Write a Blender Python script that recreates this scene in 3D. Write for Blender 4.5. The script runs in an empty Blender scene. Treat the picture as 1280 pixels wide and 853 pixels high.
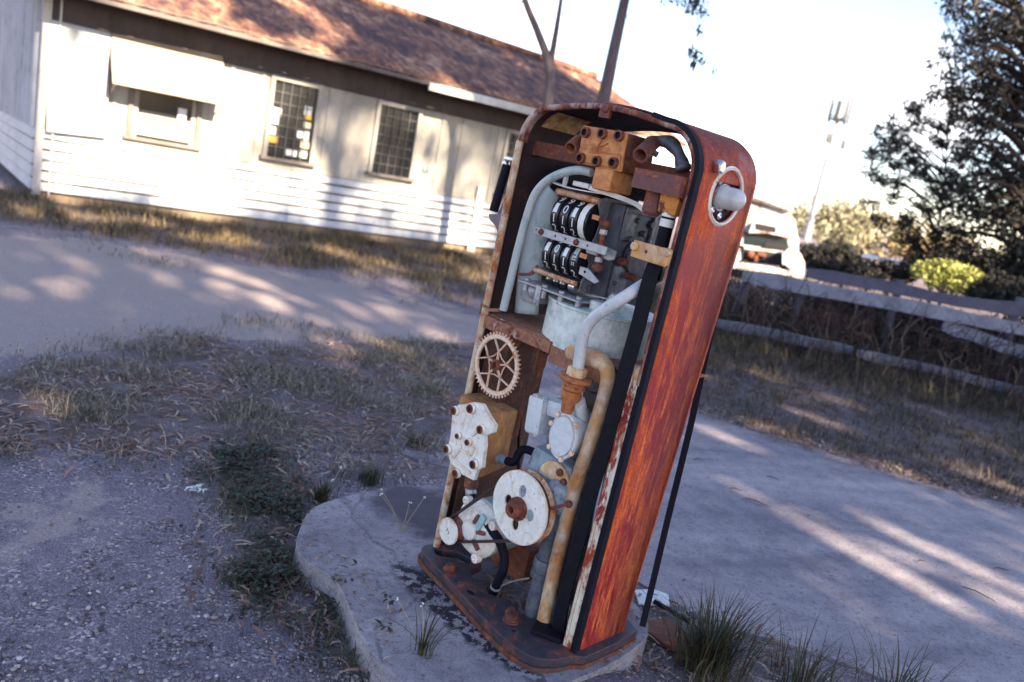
import bpy, bmesh, math, random
from mathutils import Vector, Matrix, noise as mnoise
from mathutils.geometry import delaunay_2d_cdt
R_ = math.radians
random.seed(7)
S = bpy.context.scene
COL = S.collection

# ------------------------------------------------------------------ camera frame
IW, IH, FPX, CH = 1280, 853, 1000.0, 1.4
pit, rol = R_(11.8), R_(11.1)
FW = Vector((0, math.cos(pit), -math.sin(pit)))
u0 = Vector((0, math.sin(pit), math.cos(pit))); r0 = Vector((1, 0, 0))
CR = math.cos(rol)*r0 + math.sin(rol)*u0
CU = -math.sin(rol)*r0 + math.cos(rol)*u0
CC = Vector((0, 0, CH))
def ray(px, py): return FW + (px-IW/2)/FPX*CR - (py-IH/2)/FPX*CU
def G(px, py, z=0.0):
    d = ray(px, py); return CC + d*((z-CH)/d.z)
def AT(px, py, Y):
    d = ray(px, py); return CC + d*(Y/d.y)
# pump frame
PO = Vector((.331, 2.083, .12))
pa = Vector((.727, -.686, 0)).normalized(); pn = Vector((-pa.y, pa.x, 0)); pz = Vector((0, 0, 1)); tl = R_(1.5)
PX = math.cos(tl)*pa - math.sin(tl)*pz; PZ = math.cos(tl)*pz + math.sin(tl)*pa
PM = Matrix(((PX.x, pn.x, PZ.x, PO.x), (PX.y, pn.y, PZ.y, PO.y), (PX.z, pn.z, PZ.z, PO.z), (0, 0, 0, 1)))
PI_ = PM.inverted(); po = PI_ @ CC
def _pl(px, py, ax, val):
    d = PI_.to_3x3() @ ray(px, py); return po + d*((val-po[ax])/d[ax])
def P(px, py, y=0.0): return _pl(px, py, 1, y)
def Sx(px, py, x): return _pl(px, py, 0, x)
def Bz(px, py, z=0.0): return _pl(px, py, 2, z)
# house frame
HA = G(40, 250); HB = G(600, 318); hu = (HB-HA).normalized(); hn = Vector((-hu.y, hu.x, 0))
HM = Matrix(((hu.x, hn.x, 0, HA.x), (hu.y, hn.y, 0, HA.y), (0, 0, 1, 0), (0, 0, 0, 1)))
HI = HM.inverted(); ho = HI @ CC
def HP(px, py, y=0.0):
    d = HI.to_3x3() @ ray(px, py); return ho + d*((y-ho.y)/d.y)
SUN = Vector((.57, -.665, .485)).normalized()      # towards the sun

# ------------------------------------------------------------------ materials
def nodes(name):
    m = bpy.data.materials.new(name); m.use_nodes = True
    nt = m.node_tree; b = nt.nodes['Principled BSDF']; return m, nt, b
def N(nt, t, **k):
    n = nt.nodes.new(t)
    for a, v in k.items():
        if a == 'inp':
            for i, x in v.items(): n.inputs[i].default_value = x
        else: setattr(n, a, v)
    return n
def L(nt, a, b): nt.links.new(a, b)
def c4(c): return (c[0], c[1], c[2], 1)
def coords(nt, scale=(1, 1, 1)):
    t = N(nt, 'ShaderNodeTexCoord'); mp = N(nt, 'ShaderNodeMapping'); mp.inputs['Scale'].default_value = scale
    L(nt, t.outputs['Object'], mp.inputs['Vector']); return mp.outputs['Vector']
def nz(nt, vec, scale, detail=6, rough=.6, dist=0):
    n = N(nt, 'ShaderNodeTexNoise', inp={'Scale': scale, 'Detail': detail, 'Roughness': rough, 'Distortion': dist})
    L(nt, vec, n.inputs['Vector']); return n.outputs['Fac']
def ramp(nt, fac, stops, interp='LINEAR'):
    r = N(nt, 'ShaderNodeValToRGB'); r.color_ramp.interpolation = interp
    e = r.color_ramp.elements
    while len(e) < len(stops): e.new(.5)
    for i, (p, c) in enumerate(stops):
        e[i].position = p; e[i].color = c4(c) if not isinstance(c, (int, float)) else (c, c, c, 1)
    L(nt, fac, r.inputs['Fac']); return r.outputs['Color']
def mix(nt, fac, a, b, mode='MIX'):
    n = N(nt, 'ShaderNodeMix', data_type='RGBA', blend_type=mode)
    for sock, v in ((n.inputs['Factor'], fac), (n.inputs[6], a), (n.inputs[7], b)):
        if hasattr(v, 'default_value') or hasattr(v, 'is_output'): L(nt, v, sock)
        else: sock.default_value = c4(v) if isinstance(v, tuple) else v
    return n.outputs[2]
def mth(nt, op, a, b=None):
    n = N(nt, 'ShaderNodeMath', operation=op)
    for i, v in enumerate((a, b)):
        if v is None: continue
        if isinstance(v, (int, float)): n.inputs[i].default_value = v
        else: L(nt, v, n.inputs[i])
    return n.outputs[0]
def bump(nt, b, h, strength=.3, dist=.002):
    n = N(nt, 'ShaderNodeBump', inp={'Strength': strength, 'Distance': dist}); L(nt, h, n.inputs['Height'])
    L(nt, n.outputs['Normal'], b.inputs['Normal'])
RUST = [(.12, .03, .018), (.32, .085, .022), (.55, .2, .045)]
_mc = {}
def worn(name, paint, paint2=None, rust=.45, scale=14, streak=1.0, rough=.55, metal=0, bumpd=.0012, rustc=RUST, fine=90, soft=.05, grime=.5, edge=.85):
    """worn paint: paint colours, rust patches (rust = share 0..1), fine specks"""
    if name in _mc: return _mc[name]
    m, nt, b = nodes(name); paint2 = paint2 or tuple(c*.75 for c in paint)
    v = coords(nt, (1, 1, 1/streak))
    n1 = nz(nt, v, scale, 9, .68, .4); n2 = nz(nt, v, scale*2.3, 6, .6); n3 = nz(nt, v, fine, 4, .6)
    pc = ramp(nt, n2, [(.36, paint), (.64, paint2)])
    rc = ramp(nt, mth(nt, 'ADD', mth(nt, 'MULTIPLY', n2, .6), mth(nt, 'MULTIPLY', n3, .4)), [(.38, rustc[0]), (.5, rustc[1]), (.64, rustc[2])])
    # share of rust -> threshold on a noise centred on .5
    th = .5 + (.5-rust)*.5
    n1b = mth(nt, 'ADD', mth(nt, 'MULTIPLY', n1, .85), mth(nt, 'MULTIPLY', n3, .15))
    fac = ramp(nt, n1b, [(th-soft, 0.), (th+soft, 1.)])
    if edge:
        bv = N(nt, 'ShaderNodeBevel', samples=3); bv.inputs['Radius'].default_value = .005; ge = N(nt, 'ShaderNodeNewGeometry'); dp = N(nt, 'ShaderNodeVectorMath', operation='DOT_PRODUCT'); L(nt, bv.outputs[0], dp.inputs[0]); L(nt, ge.outputs['Normal'], dp.inputs[1])
        em = mth(nt, 'ADD', mth(nt, 'MULTIPLY', mth(nt, 'SUBTRACT', 1.0, dp.outputs['Value']), 5.0), mth(nt, 'MULTIPLY', mth(nt, 'SUBTRACT', n1b, .5), 3.2))
        fac = mth(nt, 'MAXIMUM', fac, mth(nt, 'MULTIPLY', ramp(nt, em, [(.25, 0.), (.6, 1.)]), edge))
    col = mix(nt, fac, pc, rc)
    sp = ramp(nt, n3, [(.66, 0.), (.72, 1.)])
    col = mix(nt, mth(nt, 'MULTIPLY', sp, grime), col, rustc[0])
    L(nt, col, b.inputs['Base Color'])
    rr = N(nt, 'ShaderNodeMapRange', inp={'To Min': rough, 'To Max': .92}); L(nt, fac, rr.inputs['Value']); L(nt, rr.outputs[0], b.inputs['Roughness'])
    if metal: b.inputs['Metallic'].default_value = metal
    bump(nt, b, mth(nt, 'SUBTRACT', mth(nt, 'MULTIPLY', n3, .7), mth(nt, 'MULTIPLY', fac, -.5)), .55, bumpd)
    _mc[name] = m; return m
def plain(name, c, rough=.6, var=.25, scale=30, metal=0, bd=.001, c2=None, spec=None):
    if name in _mc: return _mc[name]
    m, nt, b = nodes(name); v = coords(nt)
    n1 = nz(nt, v, scale, 7, .65); c2 = c2 or tuple(x*(1-var) for x in c)
    L(nt, ramp(nt, n1, [(.35, c), (.65, c2)]), b.inputs['Base Color'])
    b.inputs['Roughness'].default_value = rough; b.inputs['Metallic'].default_value = metal
    if spec is not None: b.inputs['Specular IOR Level'].default_value = spec
    bump(nt, b, nz(nt, v, scale*3, 4), .4, bd)
    _mc[name] = m; return m
def leafmat(name, cs, trans=.25, scale=3.0):
    m, nt, b = nodes(name); g = N(nt, 'ShaderNodeNewGeometry')
    L(nt, ramp(nt, g.outputs['Random Per Island'], [(i/max(1, len(cs)-1), c) for i, c in enumerate(cs)]), b.inputs['Base Color'])
    b.inputs['Roughness'].default_value = .7
    b.inputs['Specular IOR Level'].default_value = .25
    return m

# ------------------------------------------------------------------ mesh builder
def inside(x, y, poly):
    c = False; j = len(poly)-1
    for i in range(len(poly)):
        xi, yi = poly[i][0], poly[i][1]; xj, yj = poly[j][0], poly[j][1]
        if (yi > y) != (yj > y) and x < (xj-xi)*(y-yi)/(yj-yi)+xi: c = not c
        j = i
    return c
class MB:
    def __init__(s): s.v = []; s.f = []; s.m = []
    def add(s, vs, fs, m=0):
        o = len(s.v); s.v += [tuple(v) for v in vs]; s.f += [tuple(i+o for i in f) for f in fs]; s.m += [m]*len(fs); return s
    def bm(s, b, m=0):
        b.verts.index_update(); s.add([v.co[:] for v in b.verts], [[v.index for v in f.verts] for f in b.faces], m); b.free(); return s
    def box(s, c, size, rot=None, bevel=0, m=0):
        b = bmesh.new(); bmesh.ops.create_cube(b, size=1)
        for v in b.verts: v.co = Vector((v.co.x*size[0], v.co.y*size[1], v.co.z*size[2]))
        if bevel: bmesh.ops.bevel(b, geom=b.edges[:], offset=bevel, segments=2, affect='EDGES', profile=.6)
        for v in b.verts: v.co = (rot @ v.co if rot else v.co) + Vector(c)
        return s.bm(b, m)
    def beam(s, p0, p1, w, h, up=(0, 0, 1), bevel=0, m=0):
        p0, p1 = Vector(p0), Vector(p1); x = (p1-p0); ln = x.length; x.normalize()
        y = Vector(up).cross(x).normalized(); z = x.cross(y)
        r = Matrix((x, y, z)).transposed(); return s.box((p0+p1)/2, (ln, w, h), r, bevel, m)
    def hexa(s, q, bevel=0, m=0):     # 8 corners: bottom 4 ccw, top 4 ccw
        b = bmesh.new(); vs = [b.verts.new(v) for v in q]
        for f in ((3, 2, 1, 0), (4, 5, 6, 7), (0, 1, 5, 4), (1, 2, 6, 5), (2, 3, 7, 6), (3, 0, 4, 7)): b.faces.new([vs[i] for i in f])
        if bevel: bmesh.ops.bevel(b, geom=b.edges[:], offset=bevel, segments=2, affect='EDGES', profile=.6)
        return s.bm(b, m)
    def lathe(s, prof, o, ax, n=28, m=0, cap=True):     # prof [(r, h)]
        ax = Vector(ax).normalized(); e1 = ax.orthogonal().normalized(); e2 = ax.cross(e1); o = Vector(o); vs = []; fs = []
        for r, h in prof:
            for i in range(n):
                t = 2*math.pi*i/n; vs.append(o+ax*h+(e1*math.cos(t)+e2*math.sin(t))*r)
        for k in range(len(prof)-1):
            for i in range(n):
                j = (i+1) % n; fs.append((k*n+i, k*n+j, (k+1)*n+j, (k+1)*n+i))
        if cap:
            if prof[0][0] > 1e-5: fs.append(tuple(range(n-1, -1, -1)))
            if prof[-1][0] > 1e-5: fs.append(tuple(range((len(prof)-1)*n, len(prof)*n)))
        return s.add(vs, fs, m)
    def cyl(s, p0, p1, r0, r1=None, n=20, m=0, ch=0):
        p0, p1 = Vector(p0), Vector(p1); h = (p1-p0).length; r1 = r0 if r1 is None else r1
        pr = [(r0-ch, 0), (r0, ch), (r1, h-ch), (r1-ch, h)] if ch else [(r0, 0), (r1, h)]
        return s.lathe(pr, p0, p1-p0, n, m)
    def socket(s, p, ax, r, h, n=6, m=0, m2=None):   # bolt head with a hollow
        s.lathe([(r*.9, -.002), (r, 0), (r, h), (r*.62, h), (r*.55, h*.35), (0.0001, h*.35)], p, ax, n, m); return s
    def tube(s, path, r, n=10, m=0, cap=True):
        path = [Vector(p) for p in path]; k = len(path); rr = r if isinstance(r, (list, tuple)) else [r]*k
        t = (path[1]-path[0]).normalized(); e = t.orthogonal().normalized(); vs = []; fs = []
        for i in range(k):
            t2 = (path[min(i+1, k-1)]-path[max(i-1, 0)]).normalized()
            e = (e - t2*e.dot(t2)); e = e.normalized() if e.length > 1e-6 else t2.orthogonal().normalized(); f = t2.cross(e)
            for j in range(n):
                a = 2*math.pi*j/n; vs.append(path[i]+(e*math.cos(a)+f*math.sin(a))*rr[i])
        for i in range(k-1):
            for j in range(n):
                q = (j+1) % n; fs.append((i*n+j, i*n+q, (i+1)*n+q, (i+1)*n+j))
        if cap: fs += [tuple(range(n-1, -1, -1)), tuple(range((k-1)*n, k*n))]
        return s.add(vs, fs, m)
    def ribbon(s, path, side, w, t, m=0):     # rectangular section, side = direction of the width
        path = [Vector(p) for p in path]; k = len(path); vs = []; fs = []
        for i in range(k):
            tt = (path[min(i+1, k-1)]-path[max(i-1, 0)]).normalized()
            sd = Vector(side(i) if callable(side) else side); sd = (sd-tt*sd.dot(tt)).normalized(); nn = tt.cross(sd)
            ww = w[i] if isinstance(w, (list, tuple)) else w
            for a, b in ((-1, -1), (1, -1), (1, 1), (-1, 1)): vs.append(path[i]+sd*a*ww/2+nn*b*t/2)
        for i in range(k-1):
            for j in range(4): fs.append((i*4+j, i*4+(j+1) % 4, i*4+4+(j+1) % 4, i*4+4+j))
        fs += [(3, 2, 1, 0), tuple((k-1)*4+j for j in range(4))]
        return s.add(vs, fs, m)
    def plate(s, out, holes, o, ex, ey, th, m=0):    # flat plate with holes; thickness along ex x ey
        o, ex, ey = Vector(o), Vector(ex).normalized(), Vector(ey).normalized(); ez = ex.cross(ey).normalized()
        loops = [out]+list(holes); vs = []; es = []
        for lp in loops:
            b0 = len(vs); vs += [Vector((p[0], p[1])) for p in lp]; es += [(b0+i, b0+(i+1) % len(lp)) for i in range(len(lp))]
        r = delaunay_2d_cdt(vs, es, [], 1, 1e-6); V, E, F = r[0], r[1], r[2]; n = len(V)
        def keep(f):
            q = sum((V[i] for i in f), Vector((0, 0)))/len(f)
            return inside(q.x, q.y, out) and not any(inside(q.x, q.y, h) for h in holes)
        F = [f for f in F if keep(f)]
        pv = [o+ex*v.x+ey*v.y for v in V]+[o+ex*v.x+ey*v.y+ez*th for v in V]
        fs = []; cnt = {}
        for f in F:
            fs.append(tuple(reversed(f))); fs.append(tuple(i+n for i in f))
            for i in range(len(f)):
                a, c = f[i], f[(i+1) % len(f)]; cnt[(a, c)] = 1
        for (a, c) in cnt:
            if (c, a) not in cnt: fs.append((a, c, c+n, a+n))
        return s.add(pv, fs, m)
    def ball(s, c, r, n=12, m=0, sc=(1, 1, 1)):
        b = bmesh.new(); bmesh.ops.create_uvsphere(b, u_segments=n*2, v_segments=n, radius=1)
        for v in b.verts: v.co = Vector((v.co.x*r*sc[0], v.co.y*r*sc[1], v.co.z*r*sc[2]))+Vector(c)
        return s.bm(b, m)
    def build(s, name, mats, parent=None, smooth=38, bevel=0):
        me = bpy.data.meshes.new(name); me.from_pydata(s.v, [], s.f); me.update()
        for mm in (mats if isinstance(mats, (list, tuple)) else [mats]): me.materials.append(mm)
        me.polygons.foreach_set('material_index', s.m)
        if smooth:
            me.polygons.foreach_set('use_smooth', [True]*len(me.polygons)); me.set_sharp_from_angle(angle=R_(smooth))
        o = bpy.data.objects.new(name, me); COL.objects.link(o)
        if parent: o.parent = parent
        if bevel:
            bv = o.modifiers.new('edge', 'BEVEL'); bv.width = bevel; bv.segments = 2; bv.limit_method = 'ANGLE'; bv.angle_limit = R_(40)
        return o
def circ(cx, cy, r, n=20, ry=None, rot=0):
    ry = ry or r; return [(cx+r*math.cos(t)*math.cos(rot)-ry*math.sin(t)*math.sin(rot), cy+r*math.cos(t)*math.sin(rot)+ry*math.sin(t)*math.cos(rot)) for t in (2*math.pi*i/n for i in range(n))]
def smooth(pts, k=6):        # Catmull-Rom
    p = [Vector(q) for q in pts]; p = [2*p[0]-p[1]]+p+[2*p[-1]-p[-2]]; out = []
    for i in range(1, len(p)-2):
        a, b, c, d = p[i-1:i+3]
        for j in range(k):
            t = j/k; out.append(.5*((2*b)+(c-a)*t+(2*a-5*b+4*c-d)*t*t+(3*b-a-3*c+d)*t**3))
    out.append(p[-2]); return out
def empty(name, M, label, cat, group=None):
    o = bpy.data.objects.new(name, None); COL.objects.link(o); o.matrix_world = M; o.empty_display_size = .1
    tag(o, label, cat, group); return o
def tag(o, label=None, cat=None, group=None, kind=None):
    for k, v in (('label', label), ('category', cat), ('group', group), ('kind', kind)):
        if v: o[k] = v
    return o
def text_geo(txt, size, cuts=2):
    cu = bpy.data.curves.new('t', 'FONT'); cu.body = txt; cu.size = size; cu.align_x = 'CENTER'; cu.align_y = 'CENTER'; cu.resolution_u = 3
    o = bpy.data.objects.new('t', cu); COL.objects.link(o)
    me = bpy.data.meshes.new_from_object(o.evaluated_get(bpy.context.evaluated_depsgraph_get()))
    b = bmesh.new(); b.from_mesh(me); bmesh.ops.triangulate(b, faces=b.faces[:])
    if cuts: bmesh.ops.subdivide_edges(b, edges=[e for e in b.edges if e.calc_length() > size*.12], cuts=cuts)
    bmesh.ops.triangulate(b, faces=b.faces[:]); b.verts.index_update()
    out = [v.co.copy() for v in b.verts], [[v.index for v in f.verts] for f in b.faces]
    b.free(); bpy.data.objects.remove(o); bpy.data.meshes.remove(me); bpy.data.curves.remove(cu); return out

# ------------------------------------------------------------------ materials of the pump
M_red = None
def red_panel():
    m, nt, b = nodes('red_rusted_enamel'); v = coords(nt); vs = coords(nt, (1, 1, .12))
    big = nz(nt, coords(nt, (1, 1, .5)), 4.5, 5, .6, .5); st = nz(nt, vs, 75, 9, .72, .5); fi = nz(nt, v, 120, 5, .65)
    st2 = nz(nt, coords(nt, (1, 1, .16)), 70, 6, .7, .5)
    red = ramp(nt, fi, [(.35, (.2, .009, .014)), (.65, (.36, .014, .022))])
    rust = ramp(nt, mth(nt, 'ADD', mth(nt, 'ADD', mth(nt, 'MULTIPLY', st, .36), mth(nt, 'MULTIPLY', fi, .3)), mth(nt, 'MULTIPLY', nz(nt, coords(nt, (1, 1, .45)), 16, 8, .7, .8), .34)), [(.34, (.09, .012, .011)), (.44, (.34, .036, .011)), (.54, (.62, .1, .015)), (.65, (.84, .27, .055))])
    f = ramp(nt, mth(nt, 'ADD', mth(nt, 'MULTIPLY', big, .55), mth(nt, 'MULTIPLY', st, .45)), [(.46, 0.), (.53, 1.)])
    col = mix(nt, f, red, rust)
    z = N(nt, 'ShaderNodeSeparateXYZ'); L(nt, v, z.inputs[0])
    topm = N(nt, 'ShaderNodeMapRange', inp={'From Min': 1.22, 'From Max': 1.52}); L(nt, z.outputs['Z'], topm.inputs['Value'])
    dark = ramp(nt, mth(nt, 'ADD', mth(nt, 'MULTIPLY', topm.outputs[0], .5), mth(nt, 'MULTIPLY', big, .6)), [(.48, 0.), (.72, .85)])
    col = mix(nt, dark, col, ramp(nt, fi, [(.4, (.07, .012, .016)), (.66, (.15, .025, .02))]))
    scr = ramp(nt, st2, [(.645, 0.), (.69, .8)])
    col = mix(nt, scr, col, (.62, .26, .09))
    pit_ = ramp(nt, nz(nt, v, 60, 4, .6), [(.68, 0.), (.74, .8)]); col = mix(nt, pit_, col, (.06, .015, .012))
    L(nt, col, b.inputs['Base Color']); rr = N(nt, 'ShaderNodeMapRange', inp={'To Min': .45, 'To Max': .88}); L(nt, f, rr.inputs['Value']); L(nt, rr.outputs[0], b.inputs['Roughness'])
    bump(nt, b, mth(nt, 'ADD', mth(nt, 'MULTIPLY', st, .4), mth(nt, 'ADD', mth(nt, 'MULTIPLY', fi, .5), mth(nt, 'MULTIPLY', big, 3.0))), .6, .003)
    return m
M_red = red_panel()
M_in = worn('dark_rust_lining', (.032, .013, .016), (.018, .009, .012), .32, 9, 1, .8, rustc=[(.03, .01, .01), (.075, .02, .015), (.15, .042, .02)])
M_patch = worn('old_cream_patch', (.55, .45, .26), (.35, .2, .07), .4, 22)
M_trim = worn('chipped_cream_trim', (.7, .62, .48), (.56, .42, .27), .46, 22, 1.3, .5, rustc=[(.12, .03, .02), (.36, .1, .03), (.55, .22, .06)], soft=.09)
M_trimrust = worn('purple_rust_trim', (.5, .42, .38), (.35, .2, .15), .62, 18, 2, .6, rustc=[(.07, .02, .022), (.17, .042, .03), (.34, .12, .06)])
M_redcream = worn('peeling_red_and_cream_trim', (.78, .72, .6), (.6, .5, .36), .47, 24, 3, .5, rustc=[(.2, .012, .014), (.3, .03, .02), (.42, .14, .03)], soft=.03)
M_rub = plain('black_rubber', (.0055, .006, .015), .7, .3, 40, spec=.2)
M_strap = plain('weathered_black_strap', (.006, .006, .012), .8, .5, 60, bd=.0015, spec=.25)
M_rust = worn('brown_rust', (.16, .05, .03), (.08, .027, .022), .5, 20, 1, .8, rustc=[(.07, .02, .018), (.17, .045, .025), (.3, .1, .04)])
M_rustd = worn('dark_orange_rust', (.26, .085, .035), (.13, .04, .028), .5, 18, 1, .75, rustc=[(.05, .018, .016), (.12, .035, .022), (.3, .1, .04)])
M_rustp = worn('purple_brown_rust', (.16, .055, .055), (.1, .035, .04), .35, 22, 1, .65)
M_orange = worn('orange_oxide_casting', (.64, .27, .09), (.5, .18, .055), .36, 21, 1, .6, rustc=[(.13, .035, .02), (.28, .075, .022), (.4, .12, .03)], soft=.1)
M_orwhite = worn('white_paint_stained_orange', (.75, .66, .5), (.6, .38, .15), .42, 20, 1.5, .5, rustc=[(.2, .06, .02), (.48, .18, .04), (.6, .3, .08)], soft=.13)
M_sage = worn('sage_grey_paint', (.42, .475, .475), (.35, .41, .42), .14, 10, 1.5, .4, rustc=[(.14, .16, .15), (.1, .28, .28), (.22, .3, .28)], soft=.04)
M_drum = worn('chalky_sage_drum', (.74, .75, .73), (.5, .57, .54), .3, 16, 1, .55, rustc=[(.12, .17, .16), (.2, .31, .28), (.34, .4, .37)], soft=.09)
M_splate = worn('zinc_side_plate', (.22, .23, .27), (.13, .135, .165), .3, 26, 1.2, .45, .25, rustc=[(.04, .038, .045), (.09, .07, .07), (.36, .35, .37)])
M_zinc = worn('dull_zinc', (.44, .45, .48), (.33, .34, .38), .2, 22, 1, .42, .35, rustc=[(.1, .09, .1), (.18, .17, .18), (.27, .22, .2)])
M_case = worn('dark_grey_case', (.085, .088, .115), (.04, .042, .06), .25, 16, 1.4, .5, .3, rustc=[(.04, .04, .05), (.09, .07, .07), (.28, .27, .3)])
M_black = plain('black_recess', (.008, .008, .011), .8)
M_wheel = plain('black_number_wheel', (.01, .01, .014), .3, .2, 40)
M_white = plain('white_numeral', (.8, .8, .78), .5, .1, 60)
M_wwhite = plain('blank_white_wheel', (.78, .77, .74), .5, .12, 30)
M_blueW = plain('pale_blue_smear', (.3, .42, .62), .5, .3, 80)
M_copper = plain('orange_copper_tab', (.65, .24, .09), .5, .3, 50)
M_wcast = worn('white_casting_with_rust', (.84, .82, .77), (.74, .7, .62), .24, 24, 1.2, .5, rustc=[(.14, .04, .018), (.46, .2, .06), (.62, .4, .2)], soft=.1, grime=.9)
M_rcast = worn('rust_run_casting', (.5, .26, .085), (.28, .11, .035), .4, 13, 1.8, .65, rustc=[(.1, .03, .016), (.27, .085, .025), (.6, .46, .3)], soft=.1)
M_valve = worn('pale_grey_valve', (.68, .7, .72), (.56, .59, .62), .2, 26, 1, .45, rustc=[(.1, .07, .06), (.3, .26, .24), (.32, .34, .36)])
M_blue = worn('blue_grey_casting', (.27, .33, .37), (.15, .19, .24), .34, 16, 1, .5, rustc=[(.07, .045, .045), (.13, .08, .07), (.36, .4, .44)])
M_pipe = worn('grey_pipe_paint', (.58, .6, .62), (.47, .5, .53), .24, 30, 1, .42, rustc=[(.14, .16, .19), (.2, .27, .33), (.3, .34, .36)])
M_dpipe = worn('dark_grey_pipe', (.12, .135, .17), (.065, .075, .1), .25, 22, 1, .5, rustc=[(.05, .04, .045), (.1, .09, .1), (.26, .28, .3)])
M_base = worn('blue_black_scale_on_base', (.045, .042, .06), (.025, .023, .034), .4, 13, 1, .55, rustc=[(.07, .022, .02), (.17, .045, .03), (.3, .1, .06)], soft=.07, bumpd=.003)
M_chrome = plain('dull_chrome', (.6, .6, .63), .28, .15, 40, 1)
M_lens = plain('milky_grey_lens', (.56, .58, .61), .2, .2, 25)
M_mgreen = worn('motor_green_grey', (.36, .46, .47), (.28, .38, .4), .2, 14, 1, .5, rustc=[(.1, .06, .04), (.2, .16, .13), (.45, .48, .46)])
M_gear = worn('pale_rust_gear', (.82, .66, .52), (.7, .48, .33), .3, 30, 1, .65, rustc=[(.2, .06, .025), (.42, .16, .06), (.5, .22, .1)])

# ------------------------------------------------------------------ the pump
pump = empty('fuel_pump', PM, 'stripped rusty red fuel pump standing on the concrete island, its inner works exposed', 'fuel pump')
def part(name, mb, mats, parent=None, label=None, **k):
    o = mb.build(name, mats, parent or pump, **k)
    if label: o['label'] = label
    return o
XR, XL, ZT, RC, DP = .032, -.622, 1.502, .125, .325
def arch(ins, n=9):
    xr, xl, zt, r = XR-ins, XL+ins, ZT-ins, max(.03, RC-ins); pts = [(xr, 0.0), (xr, .4), (xr, .8), (xr, 1.2)]
    zs = zt-.022
    for i in range(n+1):
        t = math.pi/2*i/n; pts.append((xr-r+r*math.cos(t), zs-r+r*math.sin(t)))
    for i in range(1, 8):
        f = i/8; pts.append((xr-r+(xl-xr+2*r)*f, zs+.022*math.sin(math.pi*f)))
    for i in range(n+1):
        t = math.pi/2+math.pi/2*i/n; pts.append((xl+r+r*math.cos(t), zs-r+r*math.sin(t)))
    pts += [(xl, 1.2), (xl, .8), (xl, .4), (xl, 0.0)]; return pts
def yd(y, z): return y if y < .05 else y*(.245+.056*min(z, 1.2))/DP
def skin(mb, slices, flip=False, m=0):    # slices: [(y, inset)]
    rows = [[Vector((x, yd(y, z), z)) for x, z in arch(ins)] for y, ins in slices]; k = len(rows[0]); vs = [p for r in rows for p in r]; fs = []
    for j in range(len(rows)-1):
        for i in range(k-1):
            q = (j*k+i, (j+1)*k+i, (j+1)*k+i+1, j*k+i+1); fs.append(q[::-1] if flip else q)
    return mb.add(vs, fs, m)
# the right wall has a round opening: outer skin without it, built from arch; side wall as a plate with a hole
HC = Sx(907, 246, XR)                         # centre of the round opening
def shell():
    mb = MB(); k0 = 4
    rows = [(y, i) for y, i in ((.012, .004), (.018, 0), (DP-.05, 0), (DP-.03, .005), (DP-.012, .014), (DP, .026))]
    full = [[Vector((x, yd(y, z), z)) for x, z in arch(ins)] for y, ins in rows]
    vs = []; fs = []
    # skip the straight right wall below z=1.2+ between y .018 and DP-.05 (plate there)
    for j in range(len(full)-1):
        for i in range(len(full[0])-1):
            if j == 1 and i < 4: continue
            o = len(vs); vs += [full[j][i], full[j+1][i], full[j+1][i+1], full[j][i+1]]; fs.append((o, o+1, o+2, o+3))
    mb.add(vs, fs)
    z1 = arch(0)[4][1]
    out = [(.018, 0), (.018, .4), (.018, .8), (.018, 1.2), (.018, z1), ]+[(yd(DP-.05, z), z) for z in (z1, 1.2, .8, .4, 0)]
    mb.plate(out[::-1], [circ(HC.y, HC.z, .068, 40)], (XR-.004, 0, 0), (0, 1, 0), (0, 0, 1), .004)
    b = bmesh.new(); me = bpy.data.meshes.new('tmp'); me.from_pydata(mb.v, [], mb.f); b.from_mesh(me); bmesh.ops.remove_doubles(b, verts=b.verts[:], dist=.0005)
    bpy.data.meshes.remove(me); r = MB(); r.bm(b); return r
part('cabinet_shell', shell(), M_red, smooth=30)
lin = MB(); skin(lin, [(.014, .012), (DP-.05, .012), (DP-.01, .024), (DP, .03)], True)
part('inner_lining', lin, [M_in], smooth=30)
# pale worn patch on the lining high on the left corner
pt = MB(); rows = []
for j in range(5):
    y = .05+.04*j
    rows.append([Vector((x, y, z)) for x, z in arch(.0155)[23:28]])
k = 5; pt.add([p for r in rows for p in r], [(j*k+i, j*k+i+1, (j+1)*k+i+1, (j+1)*k+i) for j in range(4) for i in range(k-1)])
part('worn_patch', pt, M_patch, label='yellowed paint patch inside the upper corner')
# front frame: rolled edge
fr = [Vector((x, .0, z)) for x, z in arch(.0155)]
cut1, cut2 = 5, len(fr)-5
def frame_piece(pts, r, mat, nm='trim_frame', label=None):
    mb = MB(); pts = smooth(pts, 2); mb.ribbon([p+Vector((0, .006, 0)) for p in pts], (0, 1, 0), .022, .005); mb.tube([p+Vector((0, -.012, 0)) for p in pts], r, 10); return part(nm, mb, mat, label=label)
frame_piece(fr[4:-4], .0085, M_trimrust, label='purple rusty arched top of the frame')
mb = MB(); mb.tube([p+Vector((0, -.01, 0)) for p in fr[-5:]], .0115, 12); part('trim_frame', mb, M_trim)
frame_piece(fr[2:5], .0085, M_trimrust)
mb = MB(); mb.ribbon([(XR-.026, -.008, 0), (XR-.026, -.008, .42), (XR-.025, -.008, .85)], (1, 0, 0), .031, .014); mb.tube([(XR-.041, -.012, z) for z in (0, .3, .6, .85)], .006, 8)
part('trim_frame', mb, M_redcream, label='peeling red and cream right trim')
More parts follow.
